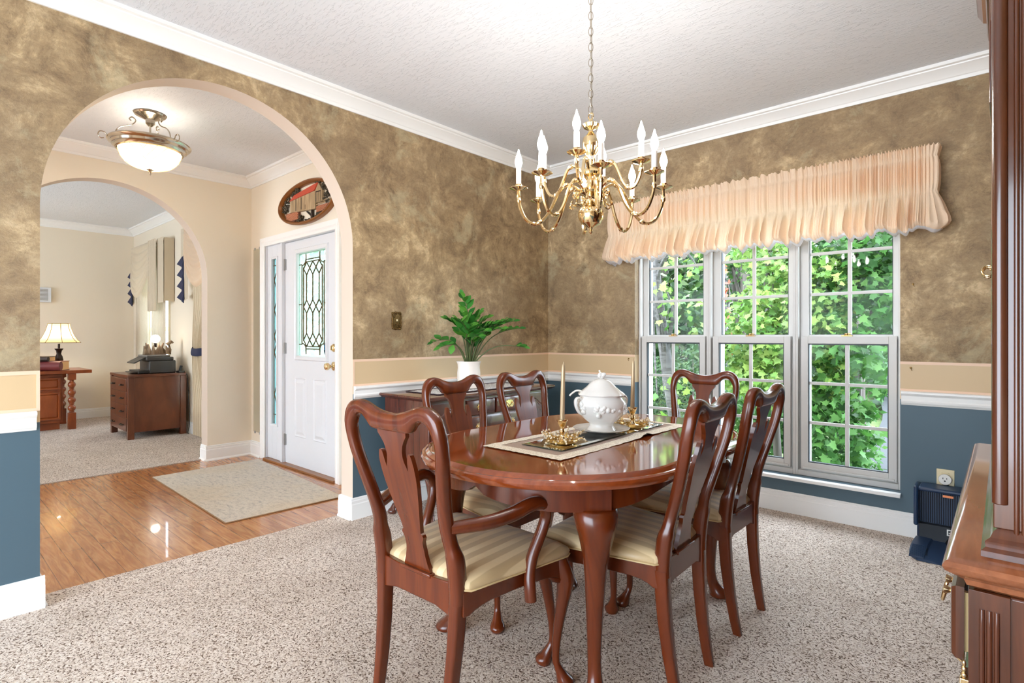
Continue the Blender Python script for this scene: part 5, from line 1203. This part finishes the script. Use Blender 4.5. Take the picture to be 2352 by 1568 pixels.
def cascade(x0, x1, y, zt, zb, n, par, left=True):
    """stepped jabot: cream cloth with navy lined points down its outer edge"""
    h = .62*(zt-zb)/n; pts = [(x1, zt), (x0+.04, zt), (x0+.04, zt-.36*(zt-zb))]
    for k in range(n):
        z0 = zt-.38*(zt-zb)-h*k; pts += [(x0-.02, z0-.55*h), (x0+.07, z0-.98*h)]
    pts += [(x1, zb+.03)]
    m = MB(); m.plate(pts, .006, lambda c: (c.x, y+c.y+.012*math.sin(c.x*60), c.z)); m.build('cascade', drape, par, sharp=30)
    m = MB()
    for k in range(n):
        z0 = zt-.38*(zt-zb)-h*k; m.plate([(x0-.09, z0-.58*h), (x0+.10, z0-.02*h), (x0+.13, z0-.50*h), (x0+.10, z0-.98*h)], .006, lambda c: (c.x, y-.016+c.y, c.z))
    m.plate([(x0+.07, zt-.42*(zt-zb)), (x0+.14, zt-.36*(zt-zb)), (x0+.14, zb-.02), (x0+.07, zb)], .006, lambda c: (c.x, y-.013+c.y, c.z))
    m.build('navy_lining', navy, par, sharp=30)
VY_ = YO-.10
t = thing('office_drapery', 'cream swag drapery with navy lining behind the file cabinet', 'curtain', (0, 0, 0), 0, None)
m = MB(); m.box(-9.35, -7.90, VY_, YO-.002, 2.40, 2.425); m.build('cornice_board', drape, t)
swag(-9.30, -8.30, VY_-.02, 2.43, .78, -.25, 'swag', drape, t, 7)
pleats(-8.45, -8.12, VY_-.05, 1.50, 2.43, 5, .022, 'jabot_pleats', drape, t)
pleats(-8.14, -7.88, VY_-.03, 1.60, 2.43, 1, .004, 'jabot_flat', drape, t)
m = MB(); m.box(-7.888, -7.880, VY_-.02, YO-.01, 1.62, 2.42); m.build('return_panel', drape, t)
cascade(-9.46, -9.30, VY_-.01, 2.40, 1.62, 4, t)
pleats(-9.36, -8.76, YO-.06, .02, 2.35, 9, .022, 'sheer_curtain', sheer, t); pleats(-8.62, -8.05, YO-.06, .02, 2.35, 8, .022, 'sheer_curtain', sheer, t)
t = thing('office_drapery', 'cream swag drapery with navy tieback at the right of the office, by the inner arch', 'curtain', (0, 0, 0), 0, None)
m = MB(); m.box(-7.30, -5.90, VY_, YO-.002, 2.40, 2.425); m.build('cornice_board', drape, t)
swag(-7.12, -6.05, VY_-.02, 2.46, .80, .1, 'swag', peach, t, 7)
cascade(-7.30, -7.06, VY_-.01, 2.44, 1.58, 4, t)
pleats(-7.02, -6.45, YO-.06, .03, 2.35, 9, .024, 'curtain_panel', drape, t, tie=1.0)
m = MB(); m.tube(cr([(-7.04, YO-.03, 1.06), (-6.98, YO-.095, 1.0), (-6.86, YO-.10, .985), (-6.74, YO-.095, .99), (-6.68, YO-.03, 1.0)], 4), .046, 10, flat=.18, up=(0, -1, 0)); m.build('tieback', navy, t, sharp=60)
pleats(-6.72, -6.08, YO-.04, .03, 2.35, 9, .014, 'sheer_curtain', sheer, t)

# ================================================================== WOODS OUTSIDE
LEAF5 = [(0, -.02), (.16, .06), (.42, .02), (.34, .24), (.50, .46), (.24, .48), (.20, .62), (.10, .60), (0, .98), (-.10, .60), (-.20, .62), (-.24, .48), (-.50, .46), (-.34, .24), (-.42, .02), (-.16, .06)]
LEAFH = [(0, 0), (.26, -.04), (.46, .18), (.44, .46), (.22, .74), (0, 1.0), (-.22, .74), (-.44, .46), (-.46, .18), (-.26, -.04)]
LEAFS = [(0, 0), (.30, .40), (0, 1.0), (-.30, .40)]
def leaves(m, blobs, n, size, shape, rnd, droop=.5):
    tot = sum(b[3]*b[4]*b[5] for b in blobs)
    for (x, y, z, rx, ry, rz) in blobs:
        for k in range(max(1, int(n*rx*ry*rz/tot))):
            while True:
                p = Vector((rnd.uniform(-1, 1), rnd.uniform(-1, 1), rnd.uniform(-1, 1)))
                if .25 < p.length < 1: break
            c = Vector((x+p.x*rx, y+p.y*ry, z+p.z*rz)); s_ = size*rnd.uniform(.65, 1.25)
            nrm = Vector((rnd.gauss(0, .6), rnd.gauss(-.5, .6), rnd.gauss(.75, .4))).normalized(); d = Vector((rnd.gauss(0, 1), rnd.gauss(0, 1), rnd.gauss(-droop, .5)))
            d = (d-nrm*d.dot(nrm)).normalized(); e_ = d.cross(nrm); fold_ = rnd.uniform(.0, .25)
            m.face([m.V(c+(e_*u+d*v+nrm*(abs(u)*fold_-.12*v*v))*s_) for u, v in shape])
def branchy(m, pts, r0, r1, rnd, nb, blobs):
    P = cr(pts, 4); n = len(P); m.tube(P, [r0+(r1-r0)*i/(n-1) for i in range(n)], 10)
    for k in range(nb):
        b = blobs[k % len(blobs)]; i = int(n*rnd.uniform(.3, .95)); a = Vector(P[i]); q = Vector((b[0]+rnd.uniform(-.5, .5)*b[3], b[1]+rnd.uniform(-.5, .5)*b[4], b[2]+rnd.uniform(-.6, .6)*b[5]))
        mid = a.lerp(q, .5)+Vector((rnd.uniform(-.1, .1), 0, rnd.uniform(.0, .2))); m.tube(cr([tuple(a), tuple(mid), tuple(q)], 4), [max(.004, r1*.6*(1-j/9)) for j in range(9)], 5)
TREES = 'trees outside the windows'
def tree(name, lab, pts, r0, r1, blobs, n, size, shape, lmat, bmat, sd, nb=8, cat='tree'):
    rnd = random.Random(sd); b0 = Vector(pts[0]); t = thing(name, lab, cat, tuple(b0), 0, TREES)
    sh_ = lambda q: (q[0]-b0.x, q[1]-b0.y, q[2]-b0.z)
    pts = [sh_(p) for p in pts]; bl = [(*sh_(b), *b[3:]) for b in blobs]
    m = MB(); branchy(m, pts, r0, r1, rnd, nb, bl); m.build('trunk', bmat, t, sharp=60)
    if n:
        m = MB(); leaves(m, bl, n, size, shape, rnd); m.build('foliage', lmat, t, sharp=80)['kind'] = 'stuff'
    return t
G0 = -.55
def at(px, d, z=0):       # plan position d metres away in a compass direction from the doorway
    u = (px-1176)/1255.7; return ((-.6678+u*.7443)*d, (.7443+u*.6678)*d, z)
def q(px, d, z): return at(px, d, z)
tree('birch_tree', 'leaning pale birch trunk close outside the left window', [q(1570, 6.9, G0), q(1545, 6.9, .3), q(1524, 6.9, 1.1), q(1502, 6.9, 2.1), q(1488, 6.9, 3.3)], .082, .060, [(*q(1555, 6.6, 1.7), .55, .4, .5), (*q(1500, 6.7, 1.5), .3, .3, .35), (*q(1580, 6.4, 2.2), .5, .4, .3), (*q(1540, 6.5, .5), .35, .3, .3)], 150, .10, LEAF5, leaf_lime, birch_mat, 31, 10)
tree('vine_covered_tree', 'slim grey trunk with reddish vine leaves at the left of the middle window', [q(1664, 9.5, G0), q(1664, 9.5, 1.2), q(1662, 9.5, 2.2), q(1660, 9.5, 4.2)], .052, .045, [(*q(1664, 9.42, 1.3), .09, .09, .6), (*q(1663, 9.42, 2.2), .08, .08, .5), (*q(1676, 9.4, 1.0), .2, .2, .2)], 190, .085, LEAFH, leaf_red, birch_mat, 32, 2)
tree('forked_tree', 'grey forked tree behind the middle window', [q(1722, 11, G0), q(1718, 11, 1.0), q(1712, 11, 2.0), q(1706, 11, 3.6)], .11, .08, [(*q(1735, 11, 2.8), .9, .5, .6), (*q(1700, 11.5, 3.4), 1.2, .6, .5)], 900, .10, LEAF5, leaf_green, bark, 33, 8)
tree('maple_tree', 'bright yellow-green maple foliage filling the middle window', [q(1790, 6.6, G0), q(1775, 6.6, .6), q(1760, 6.7, 1.5), q(1770, 6.7, 2.8)], .05, .03, [(*q(1745, 5.9, 1.25), .62, .4, .42), (*q(1790, 6.0, 1.65), .40, .4, .5), (*q(1720, 6.2, .85), .5, .4, .35), (*q(1775, 5.8, .75), .4, .35, .35), (*q(1760, 6.4, 2.2), .5, .5, .35)], 3000, .088, LEAF5, leaf_lime, bark, 34, 14)
tree('sapling', 'yellow-tinged young maple at the left half of the right window', [q(1885, 6.2, G0), q(1880, 6.2, .8), q(1872, 6.2, 2.2)], .03, .015, [(*q(1885, 5.6, 1.65), .36, .35, .45), (*q(1880, 5.6, .85), .34, .3, .38), (*q(1895, 5.5, 1.2), .28, .3, .3)], 1300, .085, LEAF5, leaf_lime, bark, 35, 10, 'tree')
tree('broadleaf_tree', 'dark-trunked tree with big green leaves in the right window', [q(1972, 6.6, G0), q(1970, 6.6, .6), q(1964, 6.6, 1.4), q(1955, 6.7, 3.2)], .085, .06, [(*q(1995, 5.4, 1.45), .55, .4, .42), (*q(1985, 5.5, 2.1), .7, .5, .45), (*q(1935, 5.5, .70), .42, .35, .42), (*q(2010, 5.6, 1.85), .40, .4, .4), (*q(1915, 5.4, .2), .42, .35, .42), (*q(1965, 5.2, 1.05), .36, .3, .22)], 2800, .108, LEAF5, leaf_green, bark, 36, 14)
tree('shrub', 'pale green shrub low in the right window beside the driveway', [q(1900, 5.6, G0), q(1905, 5.6, 0), q(1910, 5.6, .4)], .02, .01, [(*q(1915, 5.5, .05), .42, .35, .40), (*q(1958, 5.6, -.1), .26, .3, .30), (*q(1945, 5.6, .42), .30, .25, .12)], 1500, .062, LEAFS, leaf_green, bark, 37, 10, 'bush')
tree('shrub', 'leafy shrub low behind the middle window, under the maple', [q(1740, 7.4, G0), q(1745, 7.4, 0), q(1750, 7.4, .4)], .02, .01, [(*q(1720, 7.3, .1), .8, .5, .5), (*q(1790, 7.2, .1), .5, .5, .55)], 2200, .07, LEAFH, leaf_green, bark, 38, 10, 'bush')
tree('shrub', 'dense dark shrub behind the birch in the left window', [q(1590, 8.4, G0), q(1592, 8.4, 0), q(1592, 8.4, .8)], .02, .01, [(*q(1590, 8.2, .3), .8, .5, .75), (*q(1500, 8.6, .2), .6, .5, .7)], 3200, .06, LEAFS, leaf_dark, bark, 39, 10, 'bush')
rnd = random.Random(77)
spec = [(1440, 13), (1500, 16), (1560, 12.5), (1615, 17), (1680, 14), (1745, 18), (1800, 13.5), (1870, 16), (1930, 13), (1990, 19), (2060, 15), (2130, 18)]
for k, (px, d) in enumerate(spec):
    x, y, _ = at(px, d); w_ = 1.5; blobs = [(x+rnd.uniform(-.8, .8), y+rnd.uniform(-.6, .6), z, w_*rnd.uniform(.8, 1.2), w_, .95) for z in ((.4, 1.9, 3.2, 4.2) if d > 15 else (.4, 1.9, 3.0))[1 if px > 1960 else 0:]]
    tree('forest_tree', ['dark green woodland tree behind the left window', 'dark green woodland tree behind the middle window', 'dark green woodland tree behind the right window'][0 if px < 1630 else 1 if px < 1840 else 2], [(x, y, G0), (x+.1, y, 2), (x-.1, y, 4.4)], .10, .05, blobs, 2600, .12, LEAFS if k % 2 else LEAFH, leaf_dark if k % 3 else leaf_green, bark, 100+k, 8)
# trees seen through the door glass and the office windows
for k, (x, y, zs, lm) in enumerate([(-6.5, 8.5, (.2, 1.2, 2.4, 3.6), leaf_green), (-8.2, 9.5, (.2, 1.5, 2.8, 4.0), leaf_dark), (-10.5, 8.5, (.3, 1.6, 3.0), leaf_green), (-5.2, 10.5, (.5, 1.8, 3.2), leaf_dark), (-12.8, 9.5, (.3, 1.6, 3.0), leaf_dark), (-15, 8.5, (.3, 1.6, 3.0), leaf_green)]):
    tree('yard_tree', ['leafy green tree seen through the front door glass', 'dark woodland tree beyond the front door glass'][k % 2] if k in (0, 1, 3) else 'tree outside the office windows', [(x, y, G0), (x, y, 2), (x, y, 5)], .12, .06, [(x+rnd.uniform(-.4, .4), y, z, 1.3, 1.1, .9) for z in zs], 1500, .14, LEAFH, lm, bark, 200+k, 6)
# scenery for depth: a far belt of undergrowth, too dense to count
m = MB(); rnd = random.Random(55); leaves(m, [(at(px, 22)[0], at(px, 22)[1], z, 2.4, 1.2, 1.6) for px in range(1350, 2300, 110) for z in (.8, 2.8, 4.8)], 9000, .42, LEAFS, rnd)
o = m.build('undergrowth', leaf_dark, sharp=80); o['kind'] = 'stuff'; tag(o, 'far dark green belt of woodland behind all the trees', 'foliage')
